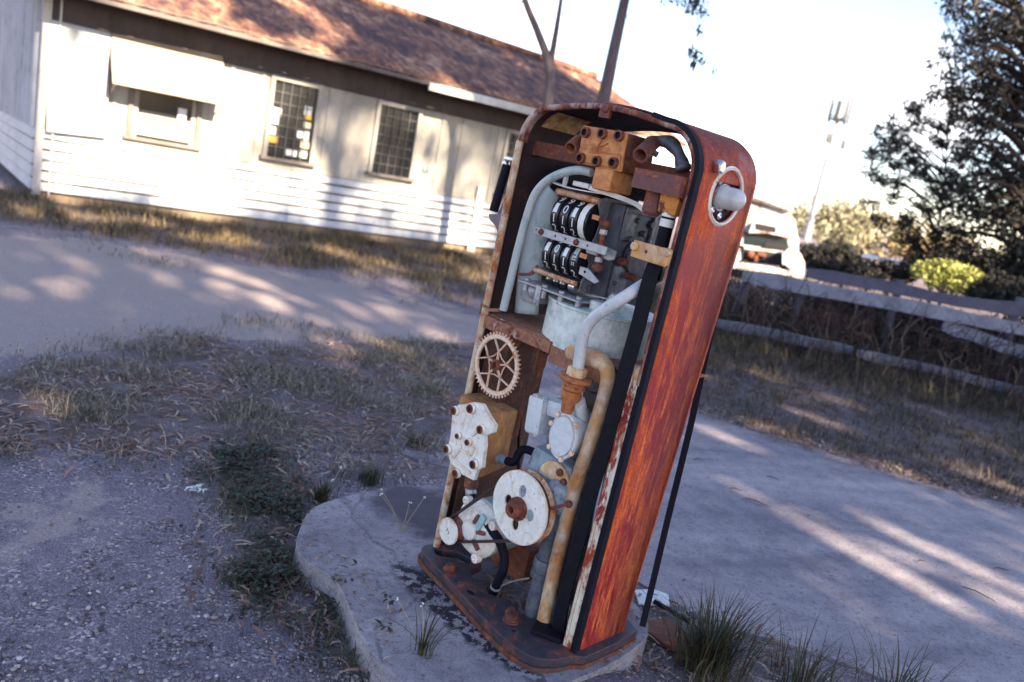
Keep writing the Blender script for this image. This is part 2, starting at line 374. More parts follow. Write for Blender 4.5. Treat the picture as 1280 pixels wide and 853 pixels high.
# rubber gasket round the right front corner
gk = arch(.006); gp = [Vector((x, -.002, z)) for x, z in gk[:15]]
def gside(i, P_=None): return Vector((0, 1, 0))
gs = smooth(gp, 2); gn = len(gs); mb = MB(); mb.ribbon([p+Vector((0, 0, -.004*max(0, i-gn+8)/8)) for i, p in enumerate(gs)], (0, 1, 0), [.020*min(1, .25+.75*(gn-1-i)/7) for i in range(gn)], .0105); mb.ribbon(smooth([p+Vector((0, -.012, 0)) for i, p in enumerate(gp)], 2), (0, 1, 0), .010, .017)
part('rubber_gasket', mb, M_rub)
# loose strip at the back edge
q = [P(x, y, yd(DP, z)+.006+dy) for x, y, z, dy in ((898, 378, 1.14, 0), (882, 445, .98, 0), (866, 520, .8, .004), (851, 583, .64, .012), (835, 648, .48, .02), (818, 720, .28, .015), (803, 783, .1, .0))]
mb = MB(); mb.ribbon(smooth(q, 5), (.88, .47, 0), .019, .008)
part('loose_gasket', mb, M_rub, label='black rubber strip hanging loose behind the side panel')
# top latch
a = P(757, 138, -.012)
mb = MB(); mb.box((a.x, -.01, a.z-.004), (.036, .014, .034), None, .004); mb.lathe([(.012, 0), (.012, .008), (.006, .013), (.0001, .015)], (a.x+.003, -.016, a.z+.004), (0, -1, 0), 14)
part('latch', mb, M_rustp)
# upper cross bar
a0, a1 = P(650, 199, .05), P(856, 236, .05)
mb = MB(); mb.beam((XL+.02, .05, 1.345), (XR-.02, .05, 1.345), .008, .042, bevel=.002); mb.beam((XL+.02, .075, 1.326), (XR-.02, .075, 1.326), .05, .006)
part('cross_bar', mb, M_rust)
# --- meter block
M0, M1, M2, M3 = P(722, 205, -.03), P(777, 213, -.03), P(784, 163, -.03), P(727.5, 160, -.03)
cz = Vector((0, .13, 0)); w = M1.x-M0.x
xl, xr_, zb, zt = M0.x, M1.x, (M0.z+M1.z)/2, (M2.z+M3.z)/2
mb = MB(); mb.hexa([(xl, -.03, zb), (xr_, -.03, zb), (xr_, .1, zb), (xl, .1, zb), (xl-.008, -.028, zt), (xr_-.008, -.028, zt), (xr_-.008, .1, zt), (xl-.008, .1, zt)], .006, 1)
mb.hexa([(xl+.004, -.034, zb+.004), (xr_-.004, -.034, zb+.004), (xr_-.004, -.02, zb+.004), (xl+.004, -.02, zb+.004), (xl-.004, -.034, zb+.04), (xr_-.012, -.034, zb+.04), (xr_-.01, -.02, zb+.04), (xl-.004, -.02, zb+.04)], .003)
mb.hexa([(xl-.001, -.0315, zb-.001), (xr_+.001, -.0315, zb-.001), (xr_+.001, -.026, zb-.001), (xl-.001, -.026, zb-.001), (xl-.009, -.0315, zt+.001), (xr_-.007, -.0315, zt+.001), (xr_-.007, -.026, zt+.001), (xl-.009, -.026, zt+.001)], .002, 0)
for px, py in ((732.5, 166), (753.5, 167.5), (774.5, 170), (726.5, 198), (746.5, 202), (767.5, 204)):
    c = P(px, py, -.036); mb.lathe([(.0145, 0), (.0145, .012), (.0095, .012)], (c.x, -.033, c.z), (0, -1, 0), 16, 1, False); mb.lathe([(.0095, .012), (.0085, .003), (.0001, .003)], (c.x, -.033, c.z), (0, -1, 0), 16, 2, False)
for pts in ([(752, 176), (748, 181), (746, 186), (747, 189)], [(748, 183), (755, 182), (760, 179)], [(735, 190), (745, 191), (752, 191), (764, 193)]):
    mb.tube([P(x, y, -.0335) for x, y in pts], .0018, 6)
meter = part('meter_block', mb, [M_orange, M_rustd, M_black], label='orange rusted block with six hollow bolts')
mb = MB(); a, b_ = P(712.5, 184.5, -.045), P(729, 172, .02)
a = P(713, 185, -.045); ax = (P(730, 171, .03)-a).normalized()
mb.lathe([(.010, .035), (.013, 0), (.0175, 0), (.0175, .06), (.0165, .062), (.0165, .1)], a, ax, 22, cap=False); part('pipe_nipple', mb, M_rustp); mb = MB()
c = P(800.5, 194, -.06); ax2 = (P(823, 173, .05)-c).normalized()
mb.lathe([(.011, .04), (.0155, 0), (.021, 0), (.021, .055), (.019, .058), (.019, .09)], c, ax2, 22, cap=False)
part('pipe_nipple', mb, M_rustp)
e0 = c+ax2*.085
mb = MB(); pth = smooth([e0+Vector((-.004, -.004, .0)), e0+ax2*.02, P(836, 178, .045), P(846, 188, .035), P(851, 199, .033), P(853.5, 209, .03)], 6)
mb.tube(pth, [.0165+.0025*math.cos(i*.45) for i in range(len(pth))], 14); mb.cyl(P(853, 206, .03), P(854.5, 214, .03), .021, n=18, ch=.004)
mb.tube([P(812, 188, .0), P(822, 194, .01)], .008, 8)
part('elbow_pipe', mb, worn('dark_elbow', (.12, .12, .15), (.06, .06, .08), .3, 26, 1, .5, rustc=[(.03, .025, .03), (.08, .06, .07), (.3, .3, .32)]))
# block under the meter, brackets
a, b_ = P(737, 230, -.028), P(766, 212, -.028)
mb = MB(); mb.box(((a.x+b_.x)/2+.006, .02, (a.z+b_.z)/2-.004), (b_.x-a.x, .1, .062), None, .008)
part('outlet_block', mb, M_orange)
tl_, br = P(793, 217, -.035), P(848, 240, -.035)
mb = MB(); zc = (P(793, 226, -.035).z+P(848, 229, -.035).z)/2
mb.ribbon(smooth([(tl_.x, -.02, zc), (tl_.x+.006, -.034, zc), (tl_.x+.07, -.038, zc), (br.x-.01, -.037, zc), (br.x, -.03, zc), (br.x+.002, .03, zc)], 4), (0, 0, 1), .05, .007)
part('bracket', mb, M_rustp)
a, b_ = P(819, 265, 0), P(848, 240, 0)
mb = MB(); mb.hexa([(a.x+.004, .0, a.z), (a.x+.062, .0, a.z), (a.x+.062, .07, a.z), (a.x+.004, .07, a.z), (a.x, -.003, a.z+.075), (a.x+.068, -.003, a.z+.075), (a.x+.068, .075, a.z+.075), (a.x, .075, a.z+.075)], .007)
part('pipe_union', mb, worn('flaking_orange_union', (.66, .27, .05), (.56, .2, .04), .42, 24, 1, .6, rustc=[(.05, .02, .02), (.1, .03, .02), (.2, .06, .03)], soft=.03))
c = P(812, 250, .0); mb = MB(); mb.lathe([(.02, .04), (.026, .03), (.026, -.03), (.018, -.04), (.0001, -.04)], c+Vector((0, .02, 0)), (0, 0, 1), 18)
part('pipe_socket', mb, M_rustp)
a, b_ = P(837, 264, .02), P(829, 303, .02); xx = (a.x+b_.x)/2
mb = MB(); mb.cyl((xx, .02, b_.z-.1), (xx, .02, a.z), .0185, n=18)
part('standpipe', mb, M_strap)
mb = MB()
for py, h in ((267, .016), (279, .02)):
    zc = P(834, py, .02).z; mb.cyl((xx, .02, zc-h/2), (xx, .02, zc+h/2), .0198, n=18)
part('white_band', mb, M_wwhite)
q = [P(794, 301, -.03), P(839, 309.5, -.03), P(837, 328, -.03), P(793, 320.5, -.03)]
zc = (q[0].z+q[3].z)/2
mb = MB(); lx = q[1].x-q[0].x
mb.plate([(0, -.022), (lx, -.024), (lx, .022), (0, .022)], [circ(.045, 0, .005, 10)], (q[0].x, -.03, zc), (1, 0, 0), (0, 0, 1), .006)
mb.box((q[1].x-.014, -.02, zc), (.03, .04, .044), None, .004)
for px, py, r in ((793, 308, .012), (834, 317, .009)):
    c = P(px, py, -.04); mb.lathe([(r, 0), (r, .01), (r*.5, .012), (.0001, .009)], (c.x, -.033, c.z), (0, -1, 0), 8)
part('clamp_bracket', mb, M_orwhite, bevel=.0012)
# black strap
sp = smooth([P(823, 322, .0), P(812, 350, -.02), P(797, 410, -.03), P(777, 480, -.035), P(758, 550, -.03), P(738, 620, -.025), P(717, 700, -.02), P(704, 752, -.012), P(699, 782, .0), P(702, 792, .02)], 5)
mb = MB(); mb.ribbon(sp, (1, .35, 0), .038, .012)
part('black_strap', mb, M_strap)
# --- register
xr, xl_ = -.29, -.452
reg = MB()
edge = [(.034, 1.243), (.028, 1.225), (.044, 1.2), (.052, 1.17), (.046, 1.14), (.036, 1.115), (.026, 1.1), (.028, 1.08), (.046, 1.06), (.044, 1.03), (.03, 1.005), (.03, .985), (.06, .985), (.062, .972), (.3, .972), (.3, 1.245), (.05, 1.25)]
reg.plate([(y, z) for y, z in edge[::-1]], [circ(.075, 1.1, .006, 8), circ(.2, 1.2, .005, 8), [(.045, 1.085), (.062, 1.085), (.062, 1.103), (.045, 1.103)]], (xr, 0, 0), (0, 1, 0), (0, 0, 1), .004)
reg.plate([(y, z) for y, z in edge[::-1]], [], (xl_, 0, 0), (0, 1, 0), (0, 0, 1), .004)
register = part('register', reg, worn('grey_register_plate', (.26, .27, .31), (.17, .175, .21), .3, 20, 1.3, .5, .2, rustc=[(.06, .055, .065), (.11, .1, .12), (.34, .33, .35)]), bevel=.0008)
mb = MB(); mb.box(((xl_+xr)/2-.002, .235, 1.11), (xr-xl_-.006, .11, .262), None, .004)
mb.box((xr+.033, .195, 1.108), (.056, .24, .266), None, .005); mb.box((xr+.064, .25, 1.0), (.01, .09, .05), None, .003)
part('register_case', mb, M_case, register)
mb = MB()
for (y_, z_, sy, sz_, t_) in ((.09, 1.19, .06, .09, .004), (.1, 1.03, .07, .08, .005), (.16, 1.228, .2, .014, .008), (.17, .99, .2, .014, .008), (.2, 1.15, .012, .17, .01)):
    mb = MB(); mb.box((xr+.0605+t_/2, y_+.02, z_), (t_, sy, sz_), None, .0015); part('side_plate', mb, M_splate, register)
mb = MB()
mb.cyl((xr+.058, .17, 1.1), (xr+.074, .17, 1.1), .05, n=24, ch=.002); part('cam_disc', mb, M_case, register)
for (cy, cz_, r, t, mm_) in ((.19, 1.2, .012, .01, 0), (.12, 1.205, .008, .01, 0), (.1, 1.15, .009, .014, 0), (.24, 1.03, .018, .01, 0), (.13, 1.045, .011, .04, 1), (.085, 1.085, .012, .03, 1), (.16, 1.17, .009, .012, 0), (.08, 1.02, .007, .01, 0)):
    mb = MB(); mb.cyl((xr+.058, cy+.02, cz_), (xr+.064+t*.8, cy+.02, cz_), r, n=14, ch=.002); part('stud', mb, M_rust if mm_ else M_case, register)
def spin(txt, r, size, ang, x, wmb, m=1, cy=0, cz=0, lift=.0007):
    v, f = text_geo(txt, size); out = []
    for p in v:
        t = ang + p.y/r; out.append((x+p.x, cy-(r+lift)*math.cos(t), cz+(r+lift)*math.sin(t)))
    wmb.add(out, f, m)
def patchw(r, a0, a1, x0, x1, wmb, m, cy, cz, lift=.0006):
    k = 8; vs = []
    for i in range(k+1):
        t = a0+(a1-a0)*i/k
        for x in (x0, x1): vs.append((x, cy-(r+lift)*math.cos(t), cz+(r+lift)*math.sin(t)))
    wmb.add(vs, [(2*i, 2*i+1, 2*i+3, 2*i+2) for i in range(k)], m)
pitch = (xr-xl_-.016)/4
for row, (cz_, rr) in enumerate(((1.172, .056), (1.058, .053))):
    for k in range(4):
        x = xl_+.012+pitch*(k+.5); cy = .004+rr; wm = MB()
        wm.lathe([(rr-.006, -pitch/2+.002), (rr, -pitch/2+.0035), (rr, pitch/2-.0035), (rr-.006, pitch/2-.002)], (x, cy, cz_), (1, 0, 0), 48)
        wh = row == 0 and k == 3
        if not wh:
            for ang, t in ((.92, '9'), (.36 if k % 2 else .4, '0'), (-.22, '1'), (-.78, '2')):
                if t == '0' and k in (0, 2): patchw(rr, .1, .62, x-.007, x+.007, wm, 1, cy, cz_, .0005); patchw(rr, .05, .3, x-.0095, x-.0072, wm, 2, cy, cz_, .0005); continue
                if row == 1 and k == 3 and t in '01': patchw(rr, .05, .75, x-.008, x+.008, wm, 1, cy, cz_, .0005); patchw(rr, .3, .36, x-.008, x+.004, wm, 0, cy, cz_, .0009); patchw(rr, .12, .17, x-.004, x+.008, wm, 0, cy, cz_, .0009); patchw(rr, -.25, -.05, x-.006, x-.002, wm, 1, cy, cz_); patchw(rr, -.25, -.05, x+.001, x+.005, wm, 1, cy, cz_); continue
                spin(t, rr, .036, ang, x, wm, 1, cy, cz_)
            if row == 1 and k == 1: patchw(rr, .2, .5, x-.003, x+.003, wm, 2, cy, cz_, .0004)
        else: patchw(rr, -1.4, 1.4, x-pitch*.4, x+pitch*.2, wm, 1, cy, cz_, .0022)
        part('number_wheel', wm, [M_wheel, M_wwhite if wh else M_white, M_blueW], register)
for k, t in enumerate(('7', '8', '2', '')):
    rr = .019; pw = .027; x = xl_+.03+pw*(k+.5) + (.006 if k == 3 else 0); cy = .03+rr; cz_ = .981; wm = MB()
    wm.lathe([(rr-.002, -pw/2+.001), (rr, -pw/2+.002), (rr, pw/2-.002), (rr-.002, pw/2-.001)], (x, cy, cz_), (1, 0, 0), 36)
    if t:
        patchw(rr, -.1, .75, x-.011, x-.004, wm, 1, cy, cz_, .0004); spin(t, rr, .021, .33, x+.003, wm, 1, cy, cz_)
    part('number_wheel', wm, [M_wheel if t else M_chrome, M_white, M_blueW], register)
def rod(p, q, r, mat, nm='rod', par=register, n=12): m_ = MB(); m_.cyl(p, q, r, n=n); return part(nm, m_, mat, par)
M_rod = worn('rusty_rod', (.6, .42, .3), (.45, .25, .13), .45, 30)
rod((xl_, .03, 1.236), (xr, .03, 1.236), .0095, M_rod); rod((xl_-.005, .012, .997), (xr, .012, .997), .0075, M_rod)
mb = MB(); lb = 0.24
mb.plate([(-.045, -.012), (lb, -.012), (lb, .012), (-.045, .012)], [circ(-.034, .002, .003, 8)]+[circ(x, 0, .0032, 8) for x in (.045, .085, .17)], (xl_+.012, .004, 1.112), (1, 0, 0), (0, 0, 1), .005)
for x in (-.012, .128):
    mb.lathe([(.0095, 0), (.008, .006), (.0001, .008)], (xl_+.012+x, -.001, 1.112), (0, -1, 0), 12, 1)
part('cross_strip', mb, [M_zinc, M_rust], register, bevel=.0006)
# bell-crank with rusty knobs on the side plate
mb = MB(); kx = xr+.03
A0, A1 = P(756, 280, .02), P(746.5, 335, .02)
mb.cyl(A0, A1, .0065, n=10, m=0); d = (A1-A0).normalized()
for q_, k in ((A0, 1), (A1, -1)):
    mb.lathe([(.005, -.018), (.011, -.014), (.0125, 0), (.011, .014), (.005, .018)], q_, (.9, -.35, 0), 12, 0)
    mb.lathe([(.011, 0), (.011, .014)], q_+d*k*.016, d*k, 14, 1)
cm = (A0+A1)/2; mb.box(cm, (.028, .014, .016), None, .003, 0)
part('spindle', mb, [M_rust, M_zinc], register)
mb = MB(); z_ = 1.103
mb.plate([(0, -.013), (.075, -.018), (.09, -.012), (.09, .012), (.07, .016), (0, .014)], [circ(.03, 0, .006, 8)], (xr+.002, .024, z_), (1, .25, 0), (0, 0, 1), .005)
mb.plate([(0, -.01), (.06, -.024), (.075, -.014), (.03, .012), (0, .012)], [circ(.02, 0, .004, 8)], (xr-.002, .018, 1.037), (1, .1, 0), (0, 0, 1), .004)
part('lever', mb, M_zinc, register, bevel=.0006)
mb = MB()
for c in (P(743, 272, .0), P(727.5, 320, .0)):
    mb = MB(); mb.ribbon([c+Vector((-.012, .006, 0)), c+Vector((0, 0, .001)), c+Vector((.014, .004, 0))], (0, 0, 1), .013, .003); part('copper_tab', mb, M_copper, register)
mb = MB(); mb.ribbon(smooth([(xl_-.02, .0, 1.262), (xl_+.05, .02, 1.254), (xr, .03, 1.258), (xr+.03, .03, 1.262)], 4), (0, 1, 0), .03, .003); mb.ribbon(smooth([(xr-.02, .0, 1.268), (xr+.06, .01, 1.262), (xr+.1, .06, 1.252), (xr+.16, .05, 1.235)], 4), (0, .3, 1), .013, .003)
mb.box((xr-.06, .03, 1.27), (.06, .05, .014), None, .003); mb.box((xl_+.03, .02, 1.275), (.012, .008, .04))
part('top_strip', mb, M_wwhite, register)
# shelf of the totaliser, posts
mb = MB(); mb.box((-.375, .06, .953), (.25, .13, .006), None, .0015)
for x, y in ((-.485, .01), (-.40, .0), (-.33, .0), (-.27, .01)):
    mb.cyl((x, y+.008, .925), (x, y+.008, .965), .009, n=12)
mb.box((-.48, .08, .915), (.05, .1, .05), None, .008); mb.ball((-.462, .04, .93), .026, 8); mb.box((-.41, -.004, .93), (.022, .005, .06), None, .002); mb.lathe([(.006, 0), (.005, .005), (.0001, .006)], (-.41, -.006, .91), (0, -1, 0), 10)
part('totaliser_shelf', mb, M_zinc, register)
# drum
dc = (-.29, .165, 0); mb = MB()
mb.lathe([(.150, .803), (.160, .800), (.166, .806), (.166, .925), (.170, .926), (.170, .934), (.160, .935), (.05, .94), (.04, .95), (.0001, .95)], dc, (0, 0, 1), 56)
mb.cyl((-.235, .06, .93), (-.235, .06, .962), .022, n=18, ch=.003); mb.cyl((-.22, .12, .93), (-.22, .12, .99), .028, n=18, ch=.003)
part('drum', mb, M_drum)
# black inner casing behind the register (the twin register of the other face)
mb = MB(); mb.box((-.46, .285, 1.16), (.2, .05, .36), None, .01); mb.box((-.36, .22, 1.285), (.44, .18, .05), None, .01)
part('rear_casing', mb, M_black)
# sage panel and conduit
pp = [P(688, 236, .05), P(678, 252, .05), P(666, 285, .05), P(657, 325, .055), P(653, 355, .06), P(650, 392, .06)]
mb = MB(); sp2 = smooth(pp, 6); n_ = len(sp2)
wd = [.05+.03*min(1, i/8) for i in range(n_)]; secn = 9; vs = []; fs = []
for i, p in enumerate(sp2):
    t = (sp2[min(i+1, n_-1)]-sp2[max(i-1, 0)]).normalized(); sd = t.cross(Vector((0, 1, 0))).normalized()*-1
    for j in range(secn):
        f = j/(secn-1)*2-1; vs.append(p+sd*f*wd[i]*.62+Vector((0, -.028*(1-f*f)+.03, 0)))
for i in range(n_-1):
    for j in range(secn-1): fs.append((i*secn+j, i*secn+j+1, (i+1)*secn+j+1, (i+1)*secn+j))
mb.add(vs, fs)
o = part('curved_shroud', mb, M_sage, smooth=60); sm = o.modifiers.new('thick', 'SOLIDIFY'); sm.thickness = .006; sm.offset = 0
mb = MB(); mb.ribbon(smooth([P(636, 342, .0), P(662, 343, .02), P(672, 333, .02)], 4), (0, 0, 1), .01, .006)
part('bracing_strip', mb, M_rustp)
cp = [P(740, 216, -.005), P(724, 213, -.012), P(705, 216, -.016), P(684, 226, -.018), P(669, 243, -.018), P(659, 270, -.016), P(648, 310, -.014), P(637, 355, -.012), P(629, 388, -.01)]
mb = MB(); mb.tube(smooth(cp, 6), .0125, 12); part('conduit', mb, M_sage)
# middle shelf
mb = MB(); zs = .815
mb.box((-.295, .16, zs+.0), (.64, .31, .006), None, .002)
mb.box((-.45, -.0, zs-.018), (.26, .006, .036), None, .001); mb.box((-.2, .004, zs-.03), (.24, .006, .06), None, .001); mb.box((-.02, .02, zs-.01), (.08, .06, .03), None, .002)
mb.box((-.545, .01, zs-.02), (.13, .05, .04), None, .004)
mb.tube([P(600, 392, -.01), P(603, 380, -.02), P(612, 388, -.02), P(625, 388, -.01)], .006, 8)
part('middle_shelf', mb, worn('flaky_rust_shelf', (.36, .16, .09), (.2, .07, .05), .4, 18, 1, .75, rustc=[(.09, .025, .02), (.2, .055, .03), (.62, .5, .4)], soft=.06))
# left side plate under the shelf (behind the gear)
mb = MB(); mb.box((-.505, .1, .65), (.006, .16, .32), None, .002); mb.box((-.552, .03, .655), (.1, .006, .32), None, .002); mb.box((-.598, .17, .4), (.012, .29, .8), None, .003)
part('side_channel', mb, worn('brown_channel', (.1, .04, .024), (.035, .016, .014), .5, 9, 1.5, .75, rustc=[(.03, .012, .012), (.085, .028, .018), (.26, .1, .04)]))
mb = MB(); mb.box((-.035, .24, .43), (.1, .02, .86), None, .004); mb.box((-.05, .16, .12), (.1, .03, .24), None, .005); mb.lathe([(.05, 0), (.05, .05), (.03, .06), (.0001, .06)], (-.06, .1, .15), (0, -1, 0), 20)
part('rear_post', mb, worn('black_brown_post', (.05, .03, .028), (.03, .018, .02), .3, 9))
for nm, pts_, rr_2, mt in (('wire', [(700, 236, .2), (690, 300, .22), (683, 370, .2), (690, 430, .2)], .004, M_rub), ('wire', [(790, 440, .1), (778, 500, .12), (757, 600, .12), (740, 690, .1), (728, 760, .06)], .007, M_rustd), ('wire', [(668, 425, .16), (664, 470, .2), (650, 530, .22), (648, 590, .2)], .005, M_rub), ('drain_pipe', [(770, 470, .14), (752, 560, .16), (735, 650, .16), (722, 740, .14)], .016, M_dpipe)):
    mb = MB(); mb.tube(smooth([P(*q_) for q_ in pts_], 5), rr_2, 8); part(nm, mb, mt)
a, b_ = P(731, 470, .12), P(778, 470, .12); mb = MB(); mb.box(((a.x+b_.x)/2, .14, .4), (b_.x-a.x, .02, .76), None, .004); part('dark_backing', mb, worn('black_brown_post', (.05, .03, .028), (.03, .018, .02), .3, 9))  # dark panel added to deepen the shadow inside the cabinet
c = P(742, 470, .06); mb = MB(); mb.lathe([(.0001, .0), (.045, 0), (.055, .01), (.055, .09), (.0001, .1)], c, (0, 1, 0), 26); part('float_chamber', mb, M_case)
c = P(716, 725, .15); mb = MB(); mb.lathe([(.0001, 0), (.05, 0), (.06, .012), (.06, .04), (.03, .05)], (c.x, .1, c.z), (0, 1, 0), 26); part('rear_pulley', mb, M_rustd)
c = P(640, 700, .1); mb = MB(); mb.box((c.x, .14, .07), (.16, .12, .12), None, .02); part('pump_foot', mb, M_rustd)
# small linkage in the gap
mb = MB(); mb.tube(smooth([P(690, 436, .1), P(680, 448, .1), P(676, 462, .1), P(671, 478, .1), P(664, 492, .08), P(655, 500, .08), P(645, 545, .06)], 4), .006, 8); mb.box(P(678, 450, .1), (.022, .02, .05), None, .004)
part('linkage', mb, M_rust)
# gear
gc = P(621.5, 456.5, -.05); mb = MB(); ro, ri = .093, .080
to = []
nt_ = 46
for i in range(nt_):
    t = 2*math.pi*i/nt_; dt = 2*math.pi/nt_
    for f, r in ((0, ro), (.3, ro), (.42, ro+.0085), (.58, ro+.0085), (.7, ro)): to.append((r*math.cos(t+f*dt), r*math.sin(t+f*dt)))
mb.plate(to, [circ(0, 0, ri, 60)], (gc.x, -.05, gc.z), (1, 0, 0), (0, 0, 1), .006)
for k in range(5):
    t = 2*math.pi*(k+.28)/5; r1 = .042
    a = Vector((gc.x+.016*math.cos(t), -.053, gc.z+.016*math.sin(t))); b_ = Vector((gc.x+r1*math.cos(t), -.053, gc.z+r1*math.sin(t)))
    mb.beam(a, b_, .005, .006, (0, 1, 0))
    for s_ in (-1, 1):
        t2 = t+s_*.34; mb.beam(b_, (gc.x+(ri+.003)*math.cos(t2), -.053, gc.z+(ri+.003)*math.sin(t2)), .0045, .005, (0, 1, 0))
    # ring of small pentagon sides
    t3 = 2*math.pi*(k+1.28)/5; mb.tube([b_, Vector((gc.x+.03*math.cos((t+t3)/2), -.053, gc.z+.03*math.sin((t+t3)/2))), Vector((gc.x+r1*math.cos(t3), -.053, gc.z+r1*math.sin(t3)))], .0022, 6)
mb.lathe([(.017, 0), (.017, .014), (.01, .016), (.009, .004), (.0001, .004)], (gc.x, -.048, gc.z), (0, -1, 0), 18, 1); mb.cyl((gc.x, -.05, gc.z), (gc.x, .03, gc.z), .011, n=12, m=1)
part('gear', mb, [M_gear, M_rust])
# --- white gear box
yf = -.075
pts = [(565.5, 512), (573, 506), (584, 505), (590, 503), (603, 505), (611, 520), (619, 532), (617, 541), (606, 545), (606, 560), (604, 574), (603, 585), (597, 588), (592, 601), (578, 594), (563, 579), (558.5, 562), (563, 545)]
ol = [P(x, y, yf) for x, y in pts]; gcx = sum(p.x for p in ol)/len(ol); gcz = sum(p.z for p in ol)/len(ol)
mb = MB(); mb.plate([(p.x-gcx, p.z-gcz) for p in ol], [], (gcx, yf+.014, gcz), (1, 0, 0), (0, 0, 1), .014)
for px, py, r in ((570, 513.5, .0125), (590.5, 511, .0135), (603, 537, .0125), (560.5, 561.5, .0125), (594, 580.5, .0125), (574.5, 545, .008), (587, 553, .009), (572, 592, .012)):
    c = P(px, py, yf); mb.lathe([(r+.003, 0), (r+.002, .008), (r+.001, .012)], (c.x, yf+.001, c.z), (0, -1, 0), 16, 0, False); mb.lathe([(r+.001, .012), (r, .016), (r*.66, .016), (r*.6, .003), (.0001, .003)], (c.x, yf+.001, c.z), (0, -1, 0), 16, 1, False)
for q_ in ([(590, 545), (600, 536)], [(567, 573), (575, 562), (589, 570)], [(575, 563), (576, 556)], [(588, 569), (593, 560)], [(570, 577), (588, 592)]):
    mb.tube([P(x, y, yf-.001) for x, y in q_], .004, 8)
gbx = part('gear_box', mb, [M_wcast, M_rustd], label='white cast gear box cover with hollow bolts', bevel=.003)
a, b_ = P(568, 508, yf), P(604, 590, yf)
mb = MB(); x0, x1 = ol[0].x+.004, ol[8].x-.004; z1 = P(606, 512, yf).z; z0 = P(597, 596, yf).z
mb.hexa([(x0+.01, yf+.015, z0-.005), (x1+.006, yf+.015, z0-.012), (x1, .055, z0+.01), (x0+.01, .055, z0+.01), (x0, yf+.015, z1), (x1+.006, yf+.015, z1-.004), (x1, .055, z1-.006), (x0, .055, z1)], .008)
part('gear_housing', mb, M_rcast, gbx)
mb = MB(); c = P(620, 573, .0); mb.cyl((x1-.01, .01, c.z), (x1+.035, .012, c.z+.004), .0145, n=16, ch=.002); mb.cyl((x1-.002, .01, c.z), (x1+.012, .01, c.z), .018, n=16, ch=.003)
part('outlet_nipple', mb, M_blue)
mb = MB(); mb.tube(smooth([(x1+.03, .012, c.z+.004), (x1+.06, .02, c.z+.012), P(652, 563, .04), P(668, 566, .05), P(690, 585, .05)], 5), .013, 12)
c0 = P(588, 603, -.03); ph = smooth([P(588, 606, -.03), P(591, 625, -.035), P(600, 645, -.05), P(613, 661, -.05), P(624, 676, -.04), P(630, 694, -.03), P(629, 712, -.03), P(622, 728, -.02), P(616, 742, -.01)], 5)
mb.tube(ph, .0145, 12)
part('black_hose', mb, M_rub)
mb = MB(); mb.cyl(P(590, 597, -.03), P(588, 610, -.03), .022, n=16, ch=.003, m=1); mb.cyl(P(588, 609, -.03), P(589, 619, -.033), .018, n=16, ch=.003)
part('hose_coupling', mb, [M_zinc, M_rustp])
mb = MB(); mb.lathe([(.0165, -.004), (.0175, 0), (.0165, .004)], ph[9], (ph[10]-ph[8]), 16); part('hose_clamp', mb, M_wwhite); mb = MB(); mb.lathe([(.0165, -.004), (.0175, 0), (.0165, .004)], ph[-4], (ph[-3]-ph[-5]), 16); part('hose_clamp', mb, M_zinc); mb = MB()
mb.tube(smooth([P(616, 737, -.02), P(640, 727, .0), P(662, 723, .02)], 4), .003, 6)
part('wire_stay', mb, M_zinc)
# --- grey conduit pipe with rusty bell fitting
gp_ = smooth([P(838, 336, .11), P(818, 348, .05), P(800, 359, -.005), P(780, 372, -.05), P(756, 387, -.06), P(741, 399, -.06), P(731.5, 414, -.06), P(726, 436, -.055), P(722.5, 462, -.05)], 6)
mb = MB(); mb.tube(gp_, .0165, 14); part('delivery_pipe', mb, M_pipe)
f0 = P(722, 462, -.05); fx = Vector((-.03, .0, -1)).normalized()
mb = MB(); mb.lathe([(.026, -.006), (.028, -.003), (.028, .018), (.026, .02)], f0, fx, 6, 1)
mb.lathe([(.045, .02), (.048, .023), (.047, .03), (.04, .034), (.031, .036), (.034, .046), (.034, .056), (.027, .062), (.03, .072), (.028, .084), (.02, .096), (.018, .12), (.016, .128), (.0001, .128)], f0, fx, 28, 0)
part('bell_fitting', mb, [worn('orange_rust_fitting', (.5, .2, .07), (.34, .1, .035), .42, 26, 1, .7, rustc=[(.1, .03, .02), (.22, .06, .025), (.38, .13, .05)]), M_orwhite])
# --- valve
vc = P(702.5, 545.5, -.05); mb = MB()
def egg(s): return [(s*(.043+.004*math.sin(t))*math.cos(t)*(1-.12*math.sin(t)), s*.060*math.sin(t)) for t in (2*math.pi*i/36 for i in range(36))]
mb.plate(egg(1.16), [], (vc.x, -.036, vc.z), (1, 0, 0), (0, 0, 1), .012); mb.plate(egg(.98), [], (vc.x, -.046, vc.z), (1, 0, 0), (0, 0, 1), .008)
for t in (.75, 1.35+.9, 2.85, 3.9, 5.0, 5.75):
    c = (vc.x+.051*math.cos(t), -.044, vc.z+.068*math.sin(t)); mb.lathe([(.0085, 0), (.0085, .008), (.004, .01), (.0001, .009)], c, (0, -1, 0), 8, 1)
valve = part('valve', mb, [M_valve, M_gear], bevel=.002)
mb = MB(); mb.plate(egg(1.0), [], (vc.x, .08, vc.z), (1, 0, 0), (0, 0, 1), .115)
a, b_ = P(668, 498, .02), P(684, 541, .02)
bx = (P(664, 520, .02).x+P(688, 520, .02).x)/2; bz = P(676, 518, .02).z
mb.box((bx, .03, bz), (.062, .09, .115), Matrix.Rotation(R_(-5), 3, 'Y'), .012); mb.box((bx-.012, .0, bz), (.022, .02, .122), None, .004); mb.box((bx+.018, .0, bz), (.014, .02, .122), None, .004)
